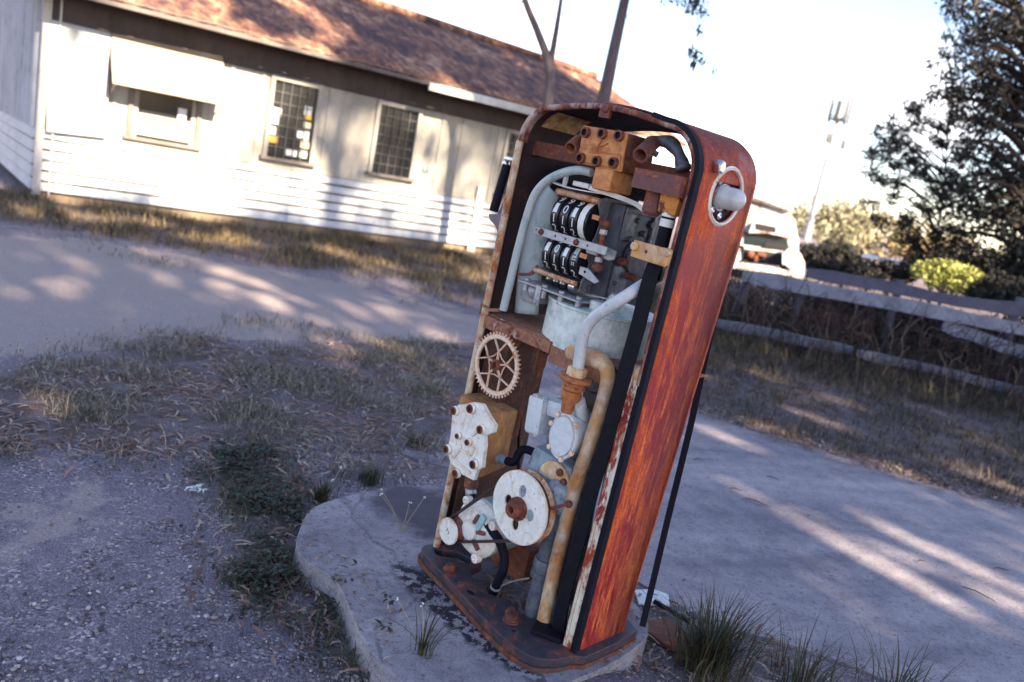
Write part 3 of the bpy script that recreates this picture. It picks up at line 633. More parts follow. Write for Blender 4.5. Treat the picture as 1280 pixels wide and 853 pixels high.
mb.beam((bx, .03, bz+.03), (vc.x, .03, vc.z+.05), .05, .05, bevel=.01); mb.cyl((vc.x+.008, .02, vc.z+.04), (vc.x+.01, -.03, vc.z+.11), .02, n=16)
part('valve_body', mb, M_valve, valve)
# --- pump casting below
mb = MB(); z0 = P(690, 602, .03).z; z1 = P(690, 562, .03).z; x0, x1 = P(661, 580, 0).x, P(722, 590, 0).x
mb.hexa([(x0, -.02, z0), (x1, -.02, z0), (x1, .14, z0), (x0, .14, z0), (x0+.005, .0, z1), (x1-.02, -.0, z1-.008), (x1-.02, .12, z1-.008), (x0+.01, .12, z1)], .014)
part('pump_casting', mb, M_blue)
fc = P(694, 600, -.01)
mb = MB(); mb.lathe([(.062, .0), (.062, .012), (.056, .014)], (fc.x-.005, .0, fc.z-.01), (0, -1, 0), 36)
for t in (1.1, .45): mb.lathe([(.011, 0), (.011, .01), (.004, .013), (.0001, .011)], (fc.x-.005+.046*math.cos(t), -.012, fc.z-.01+.046*math.sin(t)), (0, -1, 0), 10, 1)
part('flange', mb, [M_orwhite, M_rust])
mb = MB(); dcn = P(695, 622, -.02); mb.lathe([(.055, -.05), (.055, 0), (.048, .02), (.03, .034), (.0001, .036)], (dcn.x, -.005, dcn.z), (0, -1, 0), 30); mb.box((dcn.x, .04, dcn.z-.05), (.1, .1, .12), None, .02)
part('pump_dome', mb, M_blue)
# disc pulley
yd = -.085; dcx = P(648.5, 635, yd); RD = .109
mb = MB(); holes = [circ(.0, .052, .013, 14, .0185), circ(.0, -.052, .013, 14, .0185), circ(.046, -.002, .0135, 14, .017), circ(-.046, .002, .0135, 14, .017)]
mb.plate(circ(0, 0, RD, 72), holes, (dcx.x, yd+.006, dcx.z), (1, 0, 0), (0, 0, 1), .006)
mb.lathe([(RD*.97, 0), (RD, .002), (RD, .004), (RD-.016, .014), (RD-.016, .02), (RD, .03), (RD, .034), (RD*.6, .034)], (dcx.x, yd+.004, dcx.z), (0, 1, 0), 72, 2, cap=False)
mb.lathe([(.034, 0), (.032, .008), (.024, .012), (.024, .03), (.022, .033), (.0105, .033), (.0095, .008), (.0001, .008)], (dcx.x-.0, yd, dcx.z-.002), (0, -1, 0), 24, 1)
for i in range(16):
    t = 2*math.pi*i/16; mb.box((dcx.x+.031*math.cos(t), yd-.006, dcx.z-.002+.031*math.sin(t)), (.007, .012, .006), None, .0015, 1)
mb.cyl((dcx.x, yd, dcx.z), (dcx.x, .03, dcx.z), .014, n=14, m=1)
part('pulley_disc', mb, [M_wcast, M_rust, M_rod], bevel=.001)
mb = MB(); mb.tube([P(686, 637, yd+.02), P(700, 633, yd+.02), P(711, 630, yd+.04)], .0045, 8); mb.ball(P(711, 630.5, -.04), .011, 8)
part('oiler_rod', mb, M_rust)
# motor
mc = P(590, 661, -.05); mb = MB()
mb.lathe([(.085, .02), (.088, .03), (.088, .2), (.08, .215), (.0001, .216)], (mc.x+.012, -.05, mc.z+.005), (0, 1, 0), 40, 0)
motor = part('motor', mb, M_mgreen)
mb = MB(); mb.lathe([(.0001, -.028), (.03, -.028), (.034, -.02), (.07, -.014), (.086, .004), (.093, .012), (.093, .03), (.088, .032)], (mc.x+.012, -.05, mc.z+.005), (0, 1, 0), 40, 0)
for t in (5.1, 2.2, .6): mb.lathe([(.016, 0), (.016, .02), (.007, .024), (.0001, .02)], (mc.x+.012+.09*math.cos(t), -.04, mc.z+.005+.09*math.sin(t)), (0, -1, 0), 12, 0)
for t in (1.2, 5.6, .3): mb.box((mc.x+.012+.05*math.cos(t), -.072, mc.z+.005+.05*math.sin(t)), (.035, .012, .012), Matrix.Rotation(-t, 3, 'Y'), .004, 1)
part('end_bell', mb, [M_wcast, M_rustp], motor)
mb = MB(); mb.box((mc.x+.042, -.07, mc.z+.03), (.022, .01, .1), Matrix.Rotation(R_(20), 3, 'Y'), .003); part('motor_bracket', mb, plain('pale_teal_paint', (.36, .55, .56), .5, .3, 40), motor)
sm_ = P(559.5, 664.5, -.105); mb = MB(); RS = .043
mb.lathe([(.0001, .0), (RS-.002, .0), (RS, .002), (RS, .006)], (sm_.x, -.105, sm_.z), (0, 1, 0), 36, 0); mb.lathe([(RS, .006), (RS-.008, .012), (RS-.008, .022), (RS, .03), (RS, .036), (.015, .036)], (sm_.x, -.105, sm_.z), (0, 1, 0), 36, 1, cap=False); mb.cyl((sm_.x, -.08, sm_.z), (sm_.x, -.04, sm_.z), .016, n=14, m=1)
for dx, dz in ((-.006, .004), (.002, -.004)): mb.ribbon(smooth([(sm_.x+dx, -.1055, sm_.z+dz+.006), (sm_.x+dx+.005, -.1055, sm_.z+dz+.002), (sm_.x+dx, -.1055, sm_.z+dz-.004)], 3), (0, 1, 0), .001, .002, 1)
part('motor_pulley', mb, [M_wcast, M_rustp])
# belt round both pulleys
r1, r2 = RS-.006, RD-.012; c1 = Vector((sm_.x, sm_.z)); c2 = Vector((dcx.x, dcx.z)); dv = c2-c1; D = dv.length; an = math.atan2(dv.y, dv.x); be = math.acos((r1-r2)/D)
yb = -.068; bp = []
for i in range(13): t = an+be+(2*math.pi-2*be)*i/12; bp.append(Vector((c1.x+r1*math.cos(t), yb-.015, c1.y+r1*math.sin(t))))
for i in range(1, 3): pass
for i in range(21): t = an-be+(2*be)*i/20; bp.append(Vector((c2.x+r2*math.cos(t), yb, c2.y+r2*math.sin(t))))
bp.append(bp[0].copy())
mb = MB(); mb.ribbon(bp, (0, 1, 0), .014, .007); part('drive_belt', mb, plain('brown_black_belt', (.05, .022, .022), .75, .4, 40))
# lower pipe with couplings
pt_, pb = P(691, 652, .02), P(668, 762, .02); px_ = pb.x; mb = MB(); zA, zB = pt_.z, pb.z
mb.cyl((px_, .02, zB-.05), (px_, .02, zA), .029, n=24); mb.lathe([(.036, 0), (.038, .003), (.038, .022), (.033, .024), (.033, .034), (.037, .036), (.037, .06), (.034, .064)], (px_, .02, zB+.11), (0, 0, 1), 24); mb.cyl((px_, .02, zA-.02), (px_+.02, .03, zA+.06), .036, n=20)
part('suction_pipe', mb, M_dpipe)
# yoke pipe
yk = smooth([P(716, 440, .02), P(735, 446, .0), P(752, 453, -.01), P(760, 468, -.015), P(756, 495, -.015), P(739, 550, -.012), P(719, 610, -.01), P(701, 680, -.005), P(686, 745, .0), P(679, 779, .005)], 5)
mb = MB(); mb.tube(yk, [.021 if i > 10 else .026 for i in range(len(yk))], 14); mb.box(yk[0]+Vector((.0, .03, .0)), (.09, .06, .05), None, .015)
part('yoke_pipe', mb, worn('white_yoke_with_rust', (.78, .7, .57), (.5, .27, .09), .46, 10, 1.6, .5, rustc=[(.16, .05, .022), (.36, .13, .035), (.5, .22, .07)], soft=.1))
# cross bracket on right column
mb = MB(); c = P(797, 467, -.0); mb.box((c.x, -.012, c.z), (.03, .01, .03), None, .003); part('catch', mb, M_orwhite)
mb = MB(); mb.ball(P(771, 543, .03), .022, 8); part('float_knob', mb, M_zinc)
mb = MB(); mb.box(P(774, 520, .05), (.012, .006, .09), None, .002); part('white_tab', mb, M_wwhite)
# --- round opening on the side: ring, hub, lamp, nut
mb = MB(); mb.lathe([(.068, -.004), (.0685, .004), (.074, .007), (.079, .001), (.079, 0)], (XR, HC.y, HC.z), (1, 0, 0), 44, cap=False)
part('opening_ring', mb, M_wcast)
mb = MB(); mb.lathe([(.064, -.03), (.064, -.016), (.05, -.013), (.038, -.013), (.036, -.004), (.03, -.004), (.03, -.012)], (XR-.002, HC.y-.004, HC.z-.004), (1, 0, 0), 40, 0, cap=False)
for i in range(7):
    t = .4+2*math.pi*i/7; mb.lathe([(.011, 0), (.011, .012), (.005, .015), (.0001, .013)], (XR-.017, HC.y-.004+.049*math.cos(t), HC.z-.004+.049*math.sin(t)), (1, 0, 0), 6, 1 if i % 3 else 2)
mb.lathe([(.07, -.034), (.0001, -.034)], (XR-.002, HC.y-.004, HC.z-.004), (1, 0, 0), 30, 3, cap=False)
part('lamp_housing', mb, [M_zinc, M_chrome, M_rust, M_black])
mb = MB(); lc = Vector((XR-.006, HC.y-.002, HC.z-.003)); pr = [(.032, -.01), (.032, .008), (.029, .012), (.0285, .034)]+[(.0285*math.cos(t), .034+.0285*math.sin(t)) for t in (math.pi/2*i/8 for i in range(1, 9))]
pr[-1] = (.0001, pr[-1][1]); mb.lathe(pr, lc, (1, .12, 0), 36); part('lamp_lens', mb, M_lens, label='milky grey domed lamp on the side panel')
hx = Sx(901, 209, XR+.012); mb = MB(); mb.lathe([(.017, 0), (.018, .002), (.018, .016), (.013, .019), (.0001, .019)], (XR, hx.y, hx.z), (1, 0, 0), 6); part('hex_nut', mb, M_chrome, bevel=.001, smooth=25)
# nozzle cradle on the far side
mb = MB(); xh = -.668
h0, h1 = P(634, 206, .02), P(617, 264, .02); mb.tube([h0, (h0+h1)/2, h1], .0145, 14, 0)
mb.box(P(641, 200, .02), (.05, .03, .014), None, .004, 1); mb.cyl(P(632, 202, .02), P(632, 207, .02), .012, n=12, m=1)
mb.plate([(p.x, p.z) for p in [P(x, y, .03) for x, y in ((640, 236), (634, 246), (623, 268), (612, 268), (614, 276), (620, 282), (624, 292), (629, 288), (637, 262), (648, 236))]], [], (0, .045, 0), (1, 0, 0), (0, 0, 1), .02, 2)
part('nozzle_cradle', mb, [M_rub, M_chrome, worn('grey_cast_cradle', (.2, .18, .22), (.14, .11, .14), .35, 20)], bevel=.001)
# --- base plate
op = smooth([Bz(x, y) for x, y in ((545, 680), (533, 681), (527, 686), (534, 698), (556, 720), (580, 746), (606, 775), (636, 803), (660, 819), (678, 824), (700, 824), (716, 820))], 3)
op = [(p.x, p.y) for p in op]+[(.06, .0), (.062, .15), (.052, .262), (-.02, .29), (-.3, .31), (-.62, .29), (-.63, .1)]
hol = [[(-.575, .0), (-.6, -.03), (-.565, -.045), (-.52, -.02), (-.47, .02), (-.49, .05), (-.55, .04)],
       [(-.44, .0), (-.37, -.045), (-.31, -.04), (-.25, .0), (-.17, -.02), (-.09, .02), (-.06, .09), (-.06, .2), (-.3, .25), (-.56, .23), (-.56, .09), (-.45, .06)], circ(-.34, -.085, .017, 12, .011), circ(-.41, -.085, .006, 8), circ(-.13, -.1, .008, 8)]
mb = MB(); mb.plate(op, hol, (0, 0, -.026), (1, 0, 0), (0, 1, 0), .026)
for x, y, r in ((-.47, -.065, .017), (-.17, -.075, .02), (-.2, -.05, .012)): mb.lathe([(r*1.4, 0), (r*1.4, .004), (r, .005), (r, .016), (r*.5, .02), (.0001, .018)], (x, y, 0), (0, 0, 1), 7, 1)
base = part('base_plate', mb, [M_base, M_rust], bevel=.006)
mb = MB(); op2 = [(x*1.0+(.004 if x > -.3 else -.004), y-.006 if y < 0 else y) for x, y in op]
mb.plate(op2, [[(x, y) for x, y in ((-.6, -.02), (-.3, -.07), (.0, -.05), (.03, .0), (.03, .24), (-.3, .27), (-.6, .25))]], (0, 0, -.042), (1, 0, 0), (0, 1, 0), .0155)
part('base_skirt', mb, worn('rust_skirt', (.1, .05, .045), (.06, .03, .03), .55, 14, 1, .7, rustc=[(.06, .02, .018), (.16, .05, .025), (.3, .12, .05)]))
mb = MB(); rr_ = random.Random(3)
mb.box((-.0, -.022, .008), (.09, .06, .016), Matrix.Rotation(.5, 3, 'Z'), .004)
part('rubber_chock', mb, M_rub); 
for o in [o for o in pump.children if o.name == 'rubber_chock']: o.location = (-.07, .0, .0)
# second layer: floor of the pit is the island itself

# ------------------------------------------------------------------ ground
island_c = PO + pa*-.3 + pn*.165
def isl(a, n): return island_c + pa*a + pn*n
ipts = [G(545, 608, .08), G(500, 609, .08), G(440, 618, .08), G(395, 634, .08), G(374, 660, .08), G(371, 682, .08), G(385, 702, .08), G(412, 720, .08), G(430, 745, .08), G(442, 780, .08), G(468, 818, .08), G(500, 852, .08), G(540, 890, .08)]
ipts = [p for p in smooth(ipts, 3)]
ip = [(p.x, p.y) for p in ipts]
pe = [isl(.28, -.7), isl(.36, -.5), isl(.385, -.2), isl(.38, .05), isl(.32, .22), isl(.1, .33), isl(-.2, .36)]
ip += [(p.x, p.y) for p in smooth(pe, 3)]
def gpoly(pix): return [tuple(G(x, y).xy) for x, y in pix]
Z_grass = gpoly([(-60, 470), (60, 462), (140, 440), (240, 418), (330, 446), (430, 425), (520, 432), (600, 428), (640, 470), (600, 505), (560, 545), (530, 570), (440, 552), (330, 552), (230, 548), (120, 560), (-60, 572)])
Z_house = gpoly([(-40, 222), (40, 250), (600, 318), (690, 330), (650, 372), (560, 378), (520, 350), (430, 338), (330, 330), (240, 312), (150, 296), (60, 284), (-40, 268)])
Z_creep = gpoly([(250, 566), (330, 560), (380, 600), (370, 650), (372, 690), (400, 720), (432, 750), (450, 790), (490, 853), (430, 853), (395, 790), (350, 760), (315, 765), (300, 730), (305, 670), (270, 610)])
Z_verge = [(.95, 5.95), (1.36, 5.45), (2.0, 5.14), (2.58, 4.87), (3.24, 4.68), (6.5, 3.4), (30, 5), (30, 40), (2.0, 40), (1.3, 10)]
Z_pale = gpoly([(-60, 590), (60, 580), (130, 605), (180, 640), (150, 665), (90, 700), (40, 740), (-60, 760)])
Z_litdrive = gpoly([(-80, 296), (60, 292), (240, 322), (420, 350), (560, 386), (640, 410), (620, 432), (430, 424), (300, 425), (230, 412), (110, 436), (-80, 455)])  # soft light on the mid drive, put in as paler gravel
Z_back = [(-1.3, 11.2), (.6, 9.5), (1.2, 8.5), (2, 12), (2, 20), (0, 20)]
def zf(x, y, poly, soft=.12, seed=0):
    s = 0
    for k in range(5):
        a = k*1.257+seed; r = soft*(1 if k else 0); s += inside(x+r*math.cos(a), y+r*math.sin(a), poly)
    return s/5
mc_ = isl(.42, -.22)
def mound(x, y): return .074*math.exp(-(((x-mc_.x)**2+(y-mc_.y)**2)/.26**2)**1.4)
xs = [-500, -250, -120, -60, -30, -18, -12, -9]+[-7+.07*i for i in range(int(14/.07)+1)]+[9, 12, 18, 30, 60, 120, 250, 500]
ys = [-300, -120, -50, -20, -8, -3, 0]+[1.0+.07*i for i in range(int(13/.07)+1)]+[16, 20, 30, 50, 100, 200, 400, 700]
vs = []; gA = []; gB = []
for y in ys:
    for x in xs:
        w1 = mnoise.noise((x*1.7, y*1.7, 3.1)); w2 = mnoise.noise((x*4.1, y*4.1, 9.1)); xx, yy = x+.14*w1+.07*w2, y+.14*mnoise.noise((x*1.7, y*1.7, 7.7))+.07*w2
        near = -7 <= x <= 7 and 1 <= y <= 14
        g = max(zf(xx, yy, Z_grass), zf(xx, yy, Z_creep), zf(xx, yy, Z_house), zf(xx, yy, Z_verge), zf(xx, yy, Z_back)) if near or y > 13.9 or x > 7 else (.6 if y > 9 else .2)
        p = max(.75*zf(xx, yy, Z_pale, .3), 1.0*zf(xx, yy, Z_litdrive, .3)) if near else 0
        h = 0
        if near and abs(x) < 6.9 and 1.1 < y < 13.8:
            h = .010*w1+.006*w2 + .03*g*(1 if not (x > .9) else .8) if g > 0 else .006*w1
            if inside(x, y, ip): h = 0
        vs.append((x, y, max(min(h, .03), mound(x, y)+.006 if near and not inside(x, y, ip) else -9)-.012)); gA.append(g); gB.append(p)
nx = len(xs); fs = [(j*nx+i, j*nx+i+1, (j+1)*nx+i+1, (j+1)*nx+i) for j in range(len(ys)-1) for i in range(nx-1)]
def mat_ground():
    m, nt, b = nodes('gravelly_dirt'); v = coords(nt)
    n1 = nz(nt, v, 1.1, 6, .6); n2 = nz(nt, v, 9, 7, .65); n3 = nz(nt, v, 140, 4, .6)
    vo = N(nt, 'ShaderNodeTexVoronoi', inp={'Scale': 120}); L(nt, v, vo.inputs['Vector'])
    vo2 = N(nt, 'ShaderNodeTexVoronoi', inp={'Scale': 300}); L(nt, v, vo2.inputs['Vector'])
    base = ramp(nt, mth(nt, 'ADD', mth(nt, 'MULTIPLY', n1, .5), mth(nt, 'MULTIPLY', n2, .5)), [(0.36, (0.123, 0.109, 0.147)), (0.5, (0.203, 0.179, 0.227)), (0.66, (0.35, 0.308, 0.35))])
    sep = N(nt, 'ShaderNodeSeparateColor'); L(nt, vo.outputs['Color'], sep.inputs[0])
    st = ramp(nt, sep.outputs[0], [(0, (0.027, 0.024, 0.038)), (0.45, (0.149, 0.131, 0.169)), (0.85, (0.338, 0.3, 0.338)), (1, (0.743, 0.675, 0.675))])
    sep2 = N(nt, 'ShaderNodeSeparateColor'); L(nt, vo2.outputs['Color'], sep2.inputs[0])
    st2 = ramp(nt, sep2.outputs[1], [(0, (0.024, 0.021, 0.034)), (0.6, (0.179, 0.158, 0.203)), (1, (0.504, 0.462, 0.504))])
    gm = ramp(nt, n2, [(.42, 0.), (.6, .75)])
    col = mix(nt, .42, base, st2); col = mix(nt, gm, col, st)
    ga = N(nt, 'ShaderNodeAttribute', attribute_name='soil'); gb = N(nt, 'ShaderNodeAttribute', attribute_name='pale')
    soil = ramp(nt, mth(nt, 'ADD', mth(nt, 'MULTIPLY', n2, .6), mth(nt, 'MULTIPLY', n3, .4)), [(.35, (.028, .02, .02)), (.5, (.06, .042, .038)), (.66, (.13, .095, .075))])
    fa = mth(nt, 'MULTIPLY', ga.outputs['Fac'], ramp(nt, n2, [(.36, .25), (.6, .95)])); col = mix(nt, fa, col, soil)
    pale = ramp(nt, n3, [(.3, (.23, .198, .205)), (.7, (.43, .372, .365))]); fp = ramp(nt, mth(nt, 'ADD', gb.outputs['Fac'], mth(nt, 'MULTIPLY', n2, .9)), [(.9, 0.), (1.5, .7)]); col = mix(nt, fp, col, pale)
    col = mix(nt, 1.0, col, (1.04, .97, .89), 'MULTIPLY'); L(nt, col, b.inputs['Base Color']); b.inputs['Roughness'].default_value = .95; b.inputs['Specular IOR Level'].default_value = .2
    hh = mth(nt, 'ADD', mth(nt, 'MULTIPLY', mth(nt, 'SUBTRACT', 1.0, vo.outputs['Distance']), .5), mth(nt, 'MULTIPLY', n3, .5)); bump(nt, b, mth(nt, 'MULTIPLY', hh, mth(nt, 'SUBTRACT', 1.0, mth(nt, 'MULTIPLY', fp, .4))), .8, .008)
    return m
me = bpy.data.meshes.new('ground'); me.from_pydata(vs, [], fs); me.update(); me.polygons.foreach_set('use_smooth', [True]*len(fs))
for nm, dat in (('soil', gA), ('pale', gB)):
    at = me.attributes.new(nm, 'FLOAT', 'POINT'); at.data.foreach_set('value', dat)
me.materials.append(mat_ground()); o = bpy.data.objects.new('ground', me); COL.objects.link(o); tag(o, kind='structure')
# road
rp = [(-.42, 3.62), (-.5, 3.95), (-.3, 4.5), (.2, 5.25), (.7, 5.75), (1.36, 5.48), (2, 5.17), (2.58, 4.9), (3.24, 4.72), (6.5, 3.5), (9, 2.3), (9, -3), (4, -2), (1.9, 1.9), (1.55, 2.4), (1.2, 2.5), (.9, 2.58), (.72, 2.72), (.55, 2.9), (.2, 3.25), (-.15, 3.5)]
def jitter(poly, step, amp, seed):
    out = []
    for i in range(len(poly)):
        a, b_ = Vector(poly[i]), Vector(poly[(i+1) % len(poly)]); k = max(1, int((b_-a).length/step))
        for j in range(k):
            p = a.lerp(b_, j/k); out.append((p.x+amp*mnoise.noise((p.x*5, p.y*5, seed)), p.y+amp*mnoise.noise((p.x*5, p.y*5, seed+5))))
    return out
def mat_conc(name, base, base2, streak_dir=0, dark=(.055, .047, .062), sc=1, crack=.0):
    m, nt, b = nodes(name); t = N(nt, 'ShaderNodeTexCoord'); mp = N(nt, 'ShaderNodeMapping'); mp.inputs['Rotation'].default_value = (0, 0, streak_dir); L(nt, t.outputs['Object'], mp.inputs['Vector'])
    mp2 = N(nt, 'ShaderNodeMapping'); mp2.inputs['Scale'].default_value = (.22, 1, 1); L(nt, mp.outputs['Vector'], mp2.inputs['Vector'])
    v = mp.outputs['Vector']; n1 = nz(nt, mp2.outputs['Vector'], 2.6*sc, 6, .6, .3); n2 = nz(nt, v, 9*sc, 8, .7); n3 = nz(nt, v, 190, 3, .6); n4 = nz(nt, v, 55, 5, .7)
    col = ramp(nt, mth(nt, 'ADD', mth(nt, 'MULTIPLY', n1, .6), mth(nt, 'MULTIPLY', n2, .4)), [(.38, base2), (.62, base)])
    col = mix(nt, ramp(nt, n3, [(.35, .35), (.55, 0.)]), col, dark); col = mix(nt, ramp(nt, n4, [(.54, 0.), (.7, .75)]), col, dark)
    col = mix(nt, ramp(nt, n3, [(.68, 0.), (.74, .7)]), col, (.36, .33, .34))
    wv = N(nt, 'ShaderNodeVectorMath', operation='MULTIPLY_ADD'); L(nt, N(nt, 'ShaderNodeTexNoise', inp={'Scale': 3.0, 'Detail': 5}).outputs['Color'], wv.inputs[0]); wv.inputs[1].default_value = (.35, .35, 0); L(nt, t.outputs['Object'], wv.inputs[2])
    vc_ = N(nt, 'ShaderNodeTexVoronoi', feature='DISTANCE_TO_EDGE', inp={'Scale': .75*sc}); L(nt, wv.outputs[0], vc_.inputs['Vector'])
    crk = mth(nt, 'MULTIPLY', ramp(nt, vc_.outputs['Distance'], [(.004, 1.), (.011, 0.)]), ramp(nt, n2, [(.4, .2*crack), (.58, .95*crack)])); col = mix(nt, crk, col, (.02, .017, .022))
    L(nt, col, b.inputs['Base Color']); b.inputs['Roughness'].default_value = .88; b.inputs['Specular IOR Level'].default_value = .25
    bump(nt, b, mth(nt, 'ADD', n3, n4), .5, .003); return m
mb = MB(); mb.plate(jitter(rp, .12, .07, 2.0), [], (0, 0, -.02), (1, 0, 0), (0, 1, 0), .024)
o = mb.build('road', mat_conc('worn_concrete_road', (.43, .375, .385), (.19, .17, .2), R_(-22))); tag(o, kind='structure')
mb = MB(); mb.plate(jitter(ip, .05, .012, 4.0), [], (0, 0, -.03), (1, 0, 0), (0, 1, 0), .11)
def mat_island():
    m = mat_conc('weathered_island_concrete', (.42, .38, .395), (.2, .18, .205), R_(-40), sc=1.6, crack=.5); nt = m.node_tree; b = nt.nodes['Principled BSDF']; src = b.inputs['Base Color'].links[0].from_socket
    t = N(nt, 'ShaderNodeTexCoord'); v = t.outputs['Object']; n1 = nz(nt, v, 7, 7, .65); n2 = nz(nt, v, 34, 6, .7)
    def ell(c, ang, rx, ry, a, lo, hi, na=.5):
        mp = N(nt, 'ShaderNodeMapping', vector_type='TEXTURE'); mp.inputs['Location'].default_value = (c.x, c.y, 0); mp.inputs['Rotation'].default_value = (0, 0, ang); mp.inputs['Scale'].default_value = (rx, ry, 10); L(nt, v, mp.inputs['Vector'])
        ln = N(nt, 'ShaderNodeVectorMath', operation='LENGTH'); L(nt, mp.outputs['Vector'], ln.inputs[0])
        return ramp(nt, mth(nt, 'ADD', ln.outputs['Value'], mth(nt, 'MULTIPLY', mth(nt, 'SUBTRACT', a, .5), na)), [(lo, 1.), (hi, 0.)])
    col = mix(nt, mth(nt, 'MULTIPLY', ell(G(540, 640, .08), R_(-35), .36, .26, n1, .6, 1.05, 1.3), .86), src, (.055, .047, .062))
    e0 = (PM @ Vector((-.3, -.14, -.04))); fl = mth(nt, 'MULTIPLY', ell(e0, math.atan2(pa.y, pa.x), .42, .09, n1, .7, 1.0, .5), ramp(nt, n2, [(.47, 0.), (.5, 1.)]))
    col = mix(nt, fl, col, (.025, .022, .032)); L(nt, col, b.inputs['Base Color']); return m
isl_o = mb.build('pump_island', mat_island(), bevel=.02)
tag(isl_o, kind='structure')

# ------------------------------------------------------------------ pebbles, leaf litter, grass
rnd = random.Random(11)
def on_hard(x, y): return inside(x, y, ip) or inside(x, y, rp)
def gh(x, y): return .08 if inside(x, y, ip) else max(mound(x, y), .004 if inside(x, y, rp) else .0)
ico = bmesh.new(); bmesh.ops.create_icosphere(ico, subdivisions=1, radius=1); ico.verts.index_update()
IV = [v.co.copy() for v in ico.verts]; IF = [[v.index for v in f.verts] for f in ico.faces]; ico.free()
mb = MB(); cnt = 0
while cnt < 6500:
    px, py = rnd.uniform(-20, 520), 853-300*rnd.random()**1.5 if rnd.random() < .72 else rnd.uniform(420, 600)
    if rnd.random() < .13: px, py = rnd.uniform(690, 1000), rnd.uniform(760, 860)
    p = G(px, py)
    if inside(p.x, p.y, ip) or (inside(p.x, p.y, rp) and rnd.random() > .08): continue
    if inside(p.x, p.y, Z_pale) and rnd.random() > .15: continue
    if mnoise.noise((p.x*3, p.y*3, 1)) < rnd.uniform(-.6, .35): continue
    r = .0018+.0066*rnd.random()**4.5; e = Matrix.Rotation(rnd.random()*6.28, 3, 'Z') @ Matrix.Rotation(rnd.random()*.8, 3, 'X'); s = (r*rnd.uniform(.8, 1.4), r*rnd.uniform(.7, 1.1), r*rnd.uniform(.45, .75)); z = gh(p.x, p.y)
    mb.add([e @ Vector((v.x*s[0]*rnd.uniform(.85, 1.12), v.y*s[1], v.z*s[2]))+Vector((p.x, p.y, z-.002+s[2]*.4)) for v in IV], IF); cnt += 1
M_peb = leafmat('mixed_pebbles', [(.05, .043, .06), (.11, .096, .115), (.18, .157, .172), (.27, .24, .25), (.15, .12, .12), (.55, .51, .49)])
tag(mb.build('gravel', M_peb, smooth=60), kind='stuff')

def blade(mb, base, d, h, w, bend, seg=3):
    d = Vector((math.cos(d), math.sin(d), 0)); sd = Vector((-d.y, d.x, 0)); vs = []
    for i in range(seg+1):
        t = i/seg; c = base+Vector((0, 0, 1))*h*(t-.35*bend*t*t)+d*h*bend*t*t
        ww = w*(1-t)**.7 if i else w*.7
        if i == seg: vs.append(c)
        else: vs += [c-sd*ww/2, c+sd*ww/2]
    fs = [(2*i, 2*i+1, 2*i+3, 2*i+2) for i in range(seg-1)]+[(2*seg-2, 2*seg-1, 2*seg)]
    mb.add(vs, fs)
def leaf(mb, p, ln, w, yaw, curl, pitch=0):
    d = Vector((math.cos(yaw), math.sin(yaw), pitch)); s = Vector((-math.sin(yaw), math.cos(yaw), 0)); vs = []
    for t, k in ((0, .15), (.3, 1), (.65, .8), (1, .05)):
        c = p+d*ln*(t-.5)+s*curl*ln*(4*t*(1-t))*.5+Vector((0, 0, ln*.12*4*t*(1-t)))
        vs += [c-s*w*k/2, c+s*w*k/2]
    mb.add(vs, [(0, 1, 3, 2), (2, 3, 5, 4), (4, 5, 7, 6)])
M_dry = leafmat('dry_and_dull_grass', [(.022, .024, .017), (.05, .047, .033), (.17, .14, .095), (.05, .036, .028), (.42, .35, .25), (.028, .032, .024), (.15, .12, .09), (.5, .43, .33), (.25, .2, .15)])
M_verge = leafmat('dark_verge_grass', [(.02, .02, .015), (.045, .04, .03), (.1, .08, .055), (.045, .028, .024), (.2, .155, .095), (.026, .03, .022), (.06, .04, .032)])
M_straw = leafmat('straw_grass', [(.07, .05, .03), (.28, .2, .1), (.14, .1, .055), (.035, .027, .018), (.36, .27, .14), (.03, .02, .015), (.05, .036, .024)])
M_litter = leafmat('fallen_gum_leaves', [(.1, .045, .035), (.2, .1, .075), (.32, .2, .15), (.16, .08, .07), (.5, .38, .3), (.08, .05, .045), (.26, .15, .11), (.42, .33, .28)])
M_dgreen = leafmat('dark_weed_leaves', [(.02, .03, .02), (.03, .055, .035), (.045, .075, .05), (.045, .03, .025), (.06, .04, .032), (.025, .03, .022), (.035, .028, .022)])
M_tuft = leafmat('tuft_blades', [(.03, .032, .018), (.055, .052, .025), (.08, .06, .035), (.05, .03, .024), (.1, .14, .08), (.035, .04, .022)])
def bbox(poly): return min(p[0] for p in poly), max(p[0] for p in poly), min(p[1] for p in poly), max(p[1] for p in poly)
def scatter(poly, n, fn, dens=None, seed=1, soft=.1):
    r = random.Random(seed); x0, x1, y0, y1 = bbox(poly); k = 0; tries = 0
    while k < n and tries < n*40:
        tries += 1; x, y = r.uniform(x0, x1), r.uniform(y0, y1)
        if not inside(x+r.gauss(0, soft), y+r.gauss(0, soft), poly): continue
        if dens and r.random() > dens(x, y): continue
        fn(r, x, y); k += 1
def clump(f, lo=-.1, hi=.4, sd=0): return lambda x, y: max(0, min(1, (mnoise.noise((x*f, y*f, sd))-lo)/(hi-lo)))
